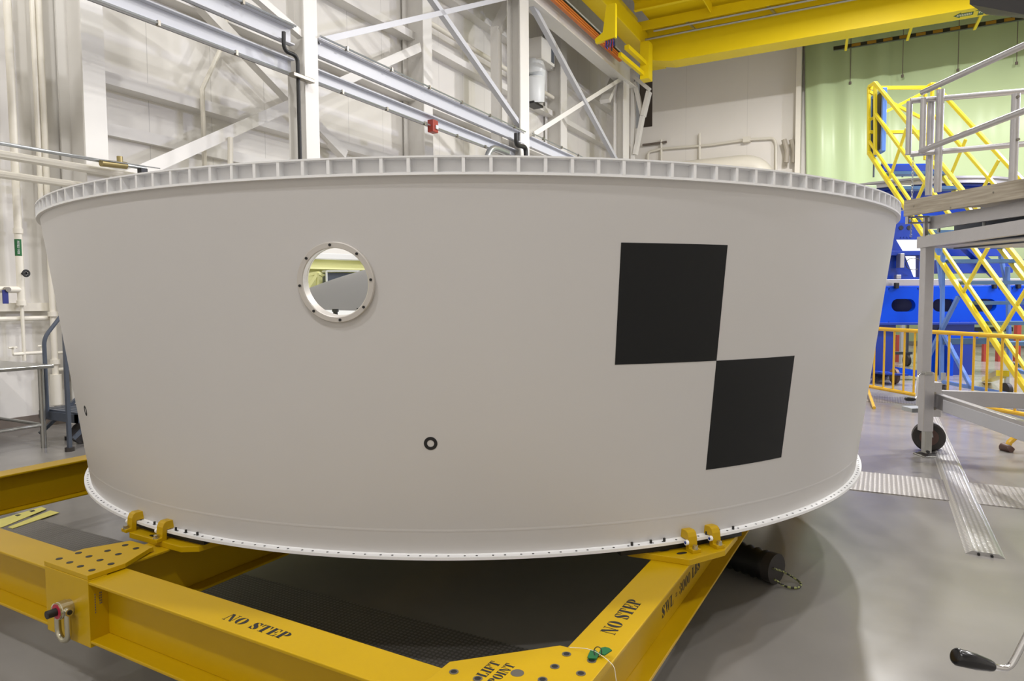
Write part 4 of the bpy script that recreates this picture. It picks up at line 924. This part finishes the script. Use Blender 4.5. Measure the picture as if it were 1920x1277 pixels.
# caster
wc_ = onD(1741, 812, DP+.14); wc_.z = .147
ax_ = (DX*.42+DY*.9).normalized(); 
cs = MB().tube([wc_-ax_*.055, wc_-ax_*.045, wc_+ax_*.045, wc_+ax_*.055], [.13, .147, .147, .13], 30).build('caster_wheel', 'rubber', wpl, smooth=True, angle=30)
MB().cyl(wc_-ax_*.058, wc_+ax_*.058, .085, 20).build('wheel_hub', 'rubber_red', cs, smooth=True)
for s_ in (-1, 1): MB().bar(wc_+ax_*.075*s_, wc_+ax_*.06*s_+Vector((0, 0, .26))-DX*.06, .012, .07).build('caster_fork', 'galv', cs)
c = wc_+Vector((0, 0, .27))-DX*.12; MB().box(-.11, .12, -.09, .09, -.012, .03, Matrix.Translation(c)@Matrix.Rotation(YAW, 4, 'Z')).build('caster_plate', 'galv', cs, bev=.004)
# bracket, lower tubes
c = onD(1753, 748, DP-.02); MB().box(-.05, .03, -.06, .06, -.17, .17, Matrix.Translation(c)@Matrix.Rotation(YAW, 4, 'Z')).build('tube_bracket', 'alu', wpl, bev=.006)
for yy in (737, 766):
    c = onD(1751, yy, DP-.09); MB().cyl(c, c-DY*.02, .014, 10).build('bracket_bolt', 'bolt', wpl)
for (x0_, yt, yb, xr, ytr, D_, nm) in ((1755, 731, 759, 1920, 737, DP+.05, 'lower_tube'), (1760, 738, 766, 1920, 789, DP-.06, 'drawbar_tube')):
    zt3, zb3 = onD(x0_, yt, D_).z, onD(x0_, yb, D_).z; a = onD(x0_, yt, D_); b = onZ(xr, ytr, zt3); b = a+(b-a)*1.6; mid = Vector((0, 0, (zb3-zt3)/2))
    MB().bar(a+mid, b+mid, .06, zt3-zb3).build(nm, 'alu', wpl, bev=.006)
    if nm == 'drawbar_tube':
        lo = mid+Vector((0, 0, (zb3-zt3)*.12)); MB().bar(a+(b-a)*.075+lo, b+lo, .068, (zt3-zb3)*.78).build('drawbar_sleeve', 'silver_beam', wpl, bev=.004)  # lighter material than the tube, standing in for light falling on the sleeve
# guard rails
zr1 = onD(1752, 189, DP).z; zr0 = onD(1752, 289, DP).z; rR = .026
def rrail(pts, nm='guard_rail', r=rR): return MB().tube(pts, r, 14).build(nm, 'alu', wpl, smooth=True)
for zz, yl, yr in ((zr1, 190, 171), (zr0, 290, 270)):
    a = onD(1707, yl, DP); a.z = zz; b = onZ(1920, yr, zz); b = a+(b-a)*1.4; rrail([a, b])
for zz, (xl, yl), yr in ((zr1+.05, (1729, 184), 85), (zr0+.01, (1727, 288), 208)):
    a = onD(xl, yl, DP-.1); a.z = zz; b = onZ(1920, yr, zz); b = a+(b-a)*1.5; rrail([a, b])
zdk = onD(1740, 366, DP).z
for xc, y0, y1, wd, D_ in ((1705.5, 190, 290, 10, DP), (1732, 184, 290, 10.5, DP-.1), (1746, 192, 366, 12, DP-.02), (1763.5, 168, 360, 13, DP-.14), (1905, 176, 345, 14, DP-.9)):
    vbar(xc, y0, y1, wd, D_, 'guard_post', rnd=True)
for y_ in (182, 262):
    c = onD(1907, y_, DP-.93); MB().cyl(c, c-DY*.02, .012, 8).build('post_bolt', 'bolt', wpl)
c = onD(1712, 294, DP); ch = MB(); ztop = c.z; zlow = onD(1711, 450, DP).z; n = int((ztop-zlow)/.03)
for k in range(n):
    z = ztop-k*.03; e = DX*.008 if k % 2 else DY*.008
    ch.tube([Vector((c.x, c.y, z))+e, Vector((c.x, c.y, z-.018))+e, Vector((c.x, c.y, z-.026)), Vector((c.x, c.y, z-.018))-e, Vector((c.x, c.y, z))-e, Vector((c.x, c.y, z+.008)), Vector((c.x, c.y, z))+e], .0032, 5)
ch.build('hanging_chain', 'galv', wpl)

# ---- crowd barrier
ba, bb = onZ(1632, 725, .14), onZ(1920, 777, .14); bd = (bb-ba).normalized(); ba = ba-bd*1.2; bb = bb+bd*.5; bn = Vector((-bd.y, bd.x, 0))
cb = thing('crowd_barrier', (ba.x, ba.y, 0), 'yellow crowd barrier with vertical bars behind the work platform', 'barrier')
up_ = Vector((0, 0, 1))
MB().tube([ba, bb], .028, 10).build('bottom_rail', 'barrier_yellow', cb, smooth=True)
MB().tube([ba+up_*.93, bb+up_*.93], .030, 10).build('top_rail', 'barrier_yellow', cb, smooth=True)
for x_ in (1602, 1620.5, 1639, 1657.4, 1675.7, 1695, 1714.4, 1735, 1756, 1778.6, 1802, 1825.4, 1850.9, 1878.4, 1905.9, 1934):
    p = onP(x_, 680, ba, bn); p = Vector((p.x, p.y, .14)); MB().cyl(p, p+up_*.93, .015, 8).build('bar', 'barrier_yellow', cb, smooth=True)
e = onZ(1639, 766, .01); p = onP(1625, 735, ba, bn)
for q_, lab in ((e, 0),):
    MB().tube([Vector((p.x, p.y, .14)), Vector((p.x, p.y, .10))+(q_-p)*.3*Vector((1, 1, 0)), Vector((q_.x, q_.y, .02))], .022, 8).build('foot', 'barrier_yellow', cb, smooth=True)
g0 = onZ(1888, 846, 0); D0 = g0.dot(DY)
cf = thing('barrier_foot', g0, 'curved yellow barrier foot with black rubber end at right edge', 'barrier foot')
MB().tube([onD(1889, 838, D0), onD(1893, 829, D0), onD(1902, 821, D0), onD(1915, 817, D0), onD(1960, 812, D0)], .028, 10).build('foot_tube', 'barrier_yellow', cf, smooth=True)
MB().tube([onD(1891, 837, D0)-DY*.04, onD(1888, 840, D0)-DY*.04, onD(1888, 840, D0)+DY*.05], [.035, .048, .048], 14).build('rubber_end', 'rubber_red', cf, smooth=True)
MB().cyl(Vector((onD(1960, 812, D0).x, onD(1960, 812, D0).y, 0)), onD(1960, 812, D0)+up_*.6, .03, 10).build('foot_post', 'barrier_yellow', cf, smooth=True)

# ---- rolling stairs, climbing away from the viewer
XL, XR = 6.63, 7.71
st = thing('rolling_stairs', onX(1640, 285, XL)*Vector((1, 1, 0)) if 0 else (onX(1768, 700, XL).x, onX(1768, 700, XL).y, 0), 'tall yellow railed rolling stairs on a light blue frame', 'stairs')
def sbar(p, q, X, wd, nm, m='rail_yellow', e=1.0, s=0, dx=0):
    wd *= .74
    A, B = onX(*p, X), onX(*q, X); A, B = ext(A, B, s, e); A += DX*dx; B += DX*dx
    return MB().bar(A, B, wd, wd, DX).build(nm, m, st, bev=.006)
sbar((1641, 155), (1891, 464), XL, .075, 'handrail', e=1.35)
sbar((1641, 213), (1825, 464), XL, .07, 'mid_rail', e=1.5)
sbar((1629, 286), (1850, 619), XL, .085, 'stringer', e=1.3)
sbar((1629, 264), (1873, 619), XL, .06, 'stringer', e=1.3)
sbar((1750, 157), (1909, 330), XR, .075, 'handrail', e=1.5)
sbar((1752, 217), (1863, 344), XR, .07, 'mid_rail', e=1.7)
sbar((1740, 296), (1920, 522), XR, .085, 'stringer', e=1.1)
sbar((1629, 163), (1629, 288), XL, .07, 'guard_post', dx=-.0); sbar((1641, 156), (1641, 290), XL, .07, 'guard_post')
sbar((1629, 163), (1641, 155), XL, .07, 'top_rail')
for p, q in (((1735, 168), (1735, 300)), ((1748, 158), (1748, 300))): sbar(p, q, XR, .07, 'guard_post')
sbar((1735, 166), (1748, 157), XR, .07, 'top_rail')
zf1 = onX(1629, 165, XL); 
def acr(yL, X0, xp, nm, wd=.06):
    a = onX(xp, yL, XL); b = a+DX*(XR-XL); return MB().bar(a, b, wd, wd).build(nm, 'rail_yellow', st, bev=.005)
acr(165, XL, 1630, 'top_rail'); acr(248, XL, 1630, 'mid_rail')
A_ = onX(1630, 172, XL); B_ = onX(1735, 225, XR); MB().bar(A_, B_, .05, .05).build('cross_brace', 'rail_yellow', st)
A_ = onX(1630, 225, XL); B_ = onX(1735, 172, XR); MB().bar(A_, B_, .05, .05).build('cross_brace', 'rail_yellow', st)
for p, q, X in (((1700, 240), (1668, 335), XL), ((1742, 325), (1715, 385), XL), ((1853, 464), (1805, 550), XL), ((1925, 541), (1878, 620), XL), ((1811, 261), (1782, 330), XR), ((1873, 300), (1845, 350), XR)):
    sbar(p, q, X, .055, 'baluster_brace')
for p, q in (((1636, 180), (1636, 285)),):
    pass
gA = onX(1634, 232, XL+.06)
gt = MB().box(-.02, .02, -.27, .27, -.52, .52, Matrix.Translation(onX(1646, 232, XL+.10))@Matrix.Rotation(YAW-.16, 4, 'Z')).build('gate_panel', 'black', st)
for dy in (-.29, .29): MB().box(-.035, .035, dy-.035, dy+.035, -.56, .56, Matrix.Translation(onX(1646, 232, XL+.10))@Matrix.Rotation(YAW-.16, 4, 'Z')).build('gate_frame', 'ladder_blue', gt, bev=.01)
for dz in (-.54, .54): MB().box(-.035, .035, -.3, .3, dz-.03, dz+.03, Matrix.Translation(onX(1646, 232, XL+.10))@Matrix.Rotation(YAW-.16, 4, 'Z')).build('gate_frame', 'ladder_blue', gt, bev=.01)
# treads: each level spans both stringers
T0 = onX(1652, 300, XL); T1 = onX(1855, 603, XL)
nT = 0
for (x_, y_) in ((1665, 322), (1684, 350), (1702, 377), (1722, 405), (1742, 432), (1762, 460), (1781, 487), (1808, 527), (1834, 565), (1858, 603), (1884, 641), (1912, 683)):
    a = onX(x_, y_, XL); MB().hexa([a+DX*.04+DY*-.05-up_*.05, a+DX*(XR-XL)-DY*.05-up_*.05, a+DX*(XR-XL)+DY*.2-up_*.05, a+DX*.04+DY*.2-up_*.05, a+DX*.04-DY*.05, a+DX*(XR-XL)-DY*.05, a+DX*(XR-XL)+DY*.2, a+DX*.04+DY*.2]).build('tread', 'tread', st)
for p, q, X in (((1768, 465), (1765, 712), XL), ((1757, 465), (1766, 540), XL), ((1797, 556), (1766, 618), XL), ((1766, 616), (1742, 668), XL), ((1767, 622), (1822, 728), XL), ((1768, 716), (1925, 746), XL), ((1889, 500), (1893, 690), XR), ((1876, 480), (1890, 545), XR), ((1893, 690), (1925, 700), XR)):
    sbar(p, q, X, .07, 'frame_tube', 'ladder_blue')
A_ = onX(1766, 640, XL); MB().bar(A_, A_+DX*(XR-XL), .07, .09).build('frame_tube', 'tread', st)
for x_, X in ((1769, XL), (1888, XR)):
    c = onX(x_, 700, X); c.z = .11; MB().cyl(c-DX*.03, c+DX*.03, .11, 18).build('caster_wheel', 'rubber', st, smooth=True)
    MB().bar(c+up_*.02, Vector((c.x, c.y, .4)), .05, .05, DX).build('caster_fork', 'galv', st)
c = onX(2010, 760, XL); c.z = .11; MB().cyl(c-DX*.03, c+DX*.03, .11, 18).build('caster_wheel', 'rubber', st, smooth=True)

# ---- big blue assembly stand
D1 = 13.6
c0 = onD(1750, 700, D1)
bs = thing('assembly_stand', (c0.x, c0.y, 0), 'huge royal blue assembly stand with oval openings and silver top ring', 'stand')
def dbox(x0, x1, y0, y1, D, th, nm, m, b=.01):
    a, b_, c, d = onD(x0, y0, D), onD(x1, y0, D), onD(x1, y1, D), onD(x0, y1, D)
    zt, zb = (a.z+b_.z)/2, (c.z+d.z)/2
    pa, pb = (a+d)/2, (b_+c)/2
    return MB().hexa([Vector((p.x, p.y, zb)) for p in (pa, pb, pb+DY*th, pa+DY*th)]+[Vector((p.x, p.y, zt)) for p in (pa, pb, pb+DY*th, pa+DY*th)]).build(nm, m, bs, bev=b)
# main beam face with real oval holes
def oval_face(x0, x1, y0, y1, D, holes_, nm, m, rx, ry):
    mb = MB(); P = lambda x, y: onD(x, y, D)
    xs = [x0]+[v for h in holes_ for v in (h-rx*1.25, h+rx*1.25)]+[x1]; ym = (y0+y1)/2
    for i in range(0, len(xs)-1, 2): mb.poly([P(xs[i], y1), P(xs[i+1], y1), P(xs[i+1], y0), P(xs[i], y0)])
    for h in holes_:
        a, b = h-rx*1.25, h+rx*1.25; N_ = 40; O = []; I = []
        for k in range(N_):
            t = 2*math.pi*k/N_; ct, sn = math.cos(t), math.sin(t)
            s = max(abs(ct)/(rx*1.25), abs(sn)/((y1-y0)/2)); O.append((h+ct/s, ym+sn/s))
            ex = (rx-ry)*(1 if ct > 0 else -1) if abs(ct) > .02 else 0; I.append((h+ex+ry*ct, ym-1+ry*sn))
        for k in range(N_):
            k2 = (k+1) % N_; mb.poly([P(*O[k]), P(*O[k2]), P(*I[k2]), P(*I[k])])
            mb.poly([P(*I[k]), P(*I[k2]), P(*I[k2])+DY*.12, P(*I[k])+DY*.12])
    o = mb.build(nm, m, bs); return o
oval_face(1600, 1960, 539, 608, D1, (1694, 1771, 1846, 1925), 'main_beam_face', 'blue', 22.5, 12)
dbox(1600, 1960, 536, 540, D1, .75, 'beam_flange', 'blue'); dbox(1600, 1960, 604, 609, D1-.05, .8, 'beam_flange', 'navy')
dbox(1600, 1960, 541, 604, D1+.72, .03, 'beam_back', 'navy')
dbox(1600, 1960, 523, 536, D1+.1, .3, 'silver_rail', 'alu')
for x_ in (1683, 1867, 1912): dbox(x_-3.5, x_+3.5, 530, 541, D1-.06, .08, 'clamp_knob', 'black')
dbox(1681, 1690, 515, 523, D1+.1, .1, 'small_block', 'alu')
# inclined upper plates: a tilted frame behind left
def dpoly(pts, D, th, nm, m):
    P = [onD(x, y, D) for x, y in pts]; mb = MB(); a = [mb.bm.verts.new(p) for p in P]; b = [mb.bm.verts.new(p+DY*th) for p in P]; n = len(P)
    mb.bm.faces.new(a); mb.bm.faces.new(b[::-1])
    for i in range(n): mb.bm.faces.new((a[i], a[(i+1) % n], b[(i+1) % n], b[i]))
    return mb.build(nm, m, bs)
dpoly([(1600, 380), (1682, 418), (1733, 418), (1733, 449), (1680, 449), (1693, 471), (1733, 471), (1733, 480), (1697, 480), (1713, 519), (1723, 520), (1723, 480), (1733, 480), (1733, 524), (1600, 524)], D1+.3, .12, 'upright_plate', 'navy')
for x_ in (1690, 1705): 
    a = onD(x_, 427, D1+.29); MB().cyl(a, a+DY*.02, .045, 14).build('plate_hole', 'black', bs)
for k in range(4):
    a = onD(1690+k*6, 445, D1+.29); MB().cyl(a, a+DY*.012, .015, 8).build('plate_bolt', 'navy', bs)
dbox(1688, 1696, 475, 502, D1+.1, .15, 'motor_housing', 'alu'); dbox(1670, 1733, 470, 479, D1+.2, .1, 'cross_member', 'navy')
cc = [onD(1713+15*math.cos(t), 495+11*math.sin(t), D1+.2) for t in [k*math.pi/12 for k in range(4, 27)]]
MB().tube(cc, .008, 6).build('cable_loop', 'black', bs, smooth=True)
# ring on top
rc = onD(1700, 340, D1+2.6); rr_ = 2.2
zz1 = onD(1700, 330, D1+.4).z; zz0 = onD(1700, 343, D1+.4).z; zz00 = onD(1700, 388, D1+.4).z
MB().lathe([(rr_-.3, zz0), (rr_, zz0), (rr_, zz0+.05), (rr_-.06, zz0+.05), (rr_-.06, zz1-.04), (rr_, zz1-.04), (rr_, zz1), (rr_-.3, zz1)], (rc.x, rc.y), n=100, closed=True).build('top_ring', 'alu', bs, smooth=True, angle=30)
MB().lathe([(rr_-.35, zz00), (rr_-.1, zz00), (rr_-.1, zz00+.05), (rr_-.2, zz00+.06), (rr_-.2, zz0-.06), (rr_-.08, zz0-.05), (rr_-.08, zz0-.01), (rr_-.35, zz0-.01)], (rc.x, rc.y), n=100, closed=True).build('blue_ring', 'navy', bs, smooth=True, angle=30)
for x_, w__ in ((1633, 11), (1697, 12)): dbox(x_-w__, x_+w__, 347, 358, D1+.42, .03, 'ring_window', 'curtain', .02)
dbox(1655, 1757, 308, 321, D1+.3, .15, 'upper_tube', 'navy'); dbox(1655, 1757, 307, 309, D1+.3, .15, 'tube_top', 'blue', 0)
for x_, y0, y1 in ((1639, 303, 332), (1693, 321, 332), (1655, 300, 308)): dbox(x_-1, x_+1, y0, y1, D1+.3, .03, 'thin_post', 'grey_blue', 0)
dpoly([(1800, 455), (1825, 455), (1895, 520), (1870, 520)], D1+.4, .2, 'slanted_beam', 'navy')
dbox(1765, 1900, 486, 512, D1+.5, .25, 'rear_panel', 'navy'); dpoly([(1765, 455), (1900, 455), (1900, 480), (1765, 480)], D1+.9, .1, 'rear_panel', 'navy')
# lower columns, base
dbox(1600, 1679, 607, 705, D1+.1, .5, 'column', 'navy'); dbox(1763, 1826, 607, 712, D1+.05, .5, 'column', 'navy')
dbox(1740, 1760, 618, 712, D1+.2, .3, 'column', 'blue'); dbox(1776, 1788, 648, 712, D1-.1, .1, 'hydraulic_cylinder', 'blue')
dbox(1600, 1960, 706, 722, D1-.15, .4, 'base_beam', 'blue')
dbox(1760, 1900, 614, 622, D1+.1, .05, 'dark_plate', 'black'); dbox(1780, 1835, 622, 640, D1, .3, 'beam_box', 'blue')
c = onD(1677, 716, 12.3); c.z = .14
MB().tube([c-DX*.035, c-DX*.025, c+DX*.025, c+DX*.035], [.12, .14, .14, .12], 22).build('caster_wheel', 'rubber_red', bs, smooth=True)
a = onD(1648, 699, 12.3); b = onD(1690, 701, 12.3); MB().bar(a, b, .45, .03).build('caster_plate', 'navy', bs); MB().bar(onD(1680, 694, 12.9), onD(1735, 703, 12.9), .2, .12).build('base_arm', 'blue', bs)
MB().bar(c, Vector((c.x, c.y, a.z)), .12, .1, DX).build('caster_fork', 'rubber', bs); MB().bar(a-up_*.0, onD(1655, 699, D1+.2), .3, .03).build('base_arm', 'navy', bs)
# added glowing panel stands in for a glare of unknown source behind the stand
lpn = thing('glow_panel', (onD(1706, 480, 16).x, onD(1706, 480, 16).y, 0), 'white glowing panel added as the bright patch seen through the blue stand', 'glow panel')
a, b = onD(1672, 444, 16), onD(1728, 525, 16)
MB().hexa([a+(b-a)*0, Vector((b.x, b.y, a.z)), Vector((b.x, b.y, a.z))+DY*.05, a+DY*.05, Vector((a.x, a.y, b.z)), b, b+DY*.05, Vector((a.x, a.y, b.z))+DY*.05]).build('glow_sheet', 'glow_white', lpn)
m_ = (a+b)/2; MB().bar(Vector((m_.x, m_.y, 0))+DY*.1, Vector((m_.x, m_.y, a.z))+DY*.1, .08, .08, DX).build('glow_support', 'galv', lpn)
# red and grey odds behind the stand
for i, (x0, x1, y0, y1, m_, lab, cat, nm) in enumerate(((1844, 1850, 640, 716, 'red', 'thin red post behind the blue stand', 'post', 'red_post'), (1869, 1878, 648, 716, 'red', 'thicker red post right of the thin one', 'post', 'red_post'), (1904, 1913, 606, 716, 'red', 'tall red post at the right picture edge', 'post', 'red_post'), (1682, 1687, 628, 704, 'red', 'red post seen between barrier bars by the blue column', 'post', 'red_post'))):
    a = onD((x0+x1)/2, y0, 16.5); o = MB().bar(Vector((a.x, a.y, 0)), a, (x1-x0)/F*16.5, .1, DX).build(nm, m_); tag(o, lab, cat)
a = onD(1702, 610, 15.5); ct = thing('equipment_cart', (a.x, a.y, 0), 'slim dark cart pole on a caster between the barrier bars', 'cart')
MB().cyl(Vector((a.x, a.y, .25)), Vector((a.x, a.y, 2.0)), .03, 8).build('pole', 'grey_blue', ct, smooth=True); MB().cyl(Vector((a.x, a.y, .13))-DX*.03, Vector((a.x, a.y, .13))+DX*.03, .13, 16).build('caster', 'rubber', ct, smooth=True)
MB().bar(Vector((a.x, a.y, .3))-DX*.35, Vector((a.x, a.y, .3))+DX*.1, .1, .06).build('cart_base', 'grey_blue', ct); MB().bar(Vector((a.x, a.y, .24)), Vector((a.x, a.y, .30)), .1, .1, DX).build('caster_fork', 'grey_blue', ct)
MB().bar(Vector((a.x, a.y, 1.1))+DX*0, Vector((a.x, a.y, 1.1))+DX*.5, .04, .05).build('cart_shelf', 'grey_blue', ct)
yb = onD(1860, 705, 16); o = MB().bar(onZ(1850, 712, .05), onZ(1880, 700, .5), .15, .08).build('yellow_ramp_arm', 'rail_yellow'); tag(o, 'small slanted yellow arm on the floor behind the blue base', 'arm')

# ---- nearby crank handle at the lower right corner
DC = 1.9
pc = onD(2030, 1100, DC)
nc = thing('jack_stand', (pc.x, pc.y, 0), 'chrome crank with black grip reaching in at the lower right corner', 'crank')
MB().bar(Vector((pc.x, pc.y, .012)), Vector((pc.x, pc.y, 1.2)), .08, .08, DX).build('jack_tube', 'alu', nc, bev=.004)
MB().box(-.1, .1, -.1, .1, 0, .012, Matrix.Translation((pc.x, pc.y, 0))@Matrix.Rotation(YAW, 4, 'Z')).build('foot_plate', 'alu', nc)
kr = [onD(1860, 1249, DC), onD(1873, 1252, DC), onD(1887, 1253, DC), onD(1896, 1247, DC), onD(1903, 1236, DC), onD(1925, 1192, DC), onD(1975, 1095, DC), onD(2000, 1085, DC), pc]
MB().tube(bend(kr, .012), .0088, 14).build('crank_rod', 'chrome', nc, smooth=True)
MB().tube([onD(1789, 1230, DC), onD(1790.5, 1230.5, DC), onD(1794, 1231.5, DC), onD(1830, 1241, DC), onD(1856, 1248, DC), onD(1861, 1249.5, DC), onD(1863, 1250, DC)], [.014, .021, .0245, .0225, .0165, .014, .011], 24).build('crank_grip', mat('grip_gloss', (.012, .012, .013), .22), nc, smooth=True, angle=50)
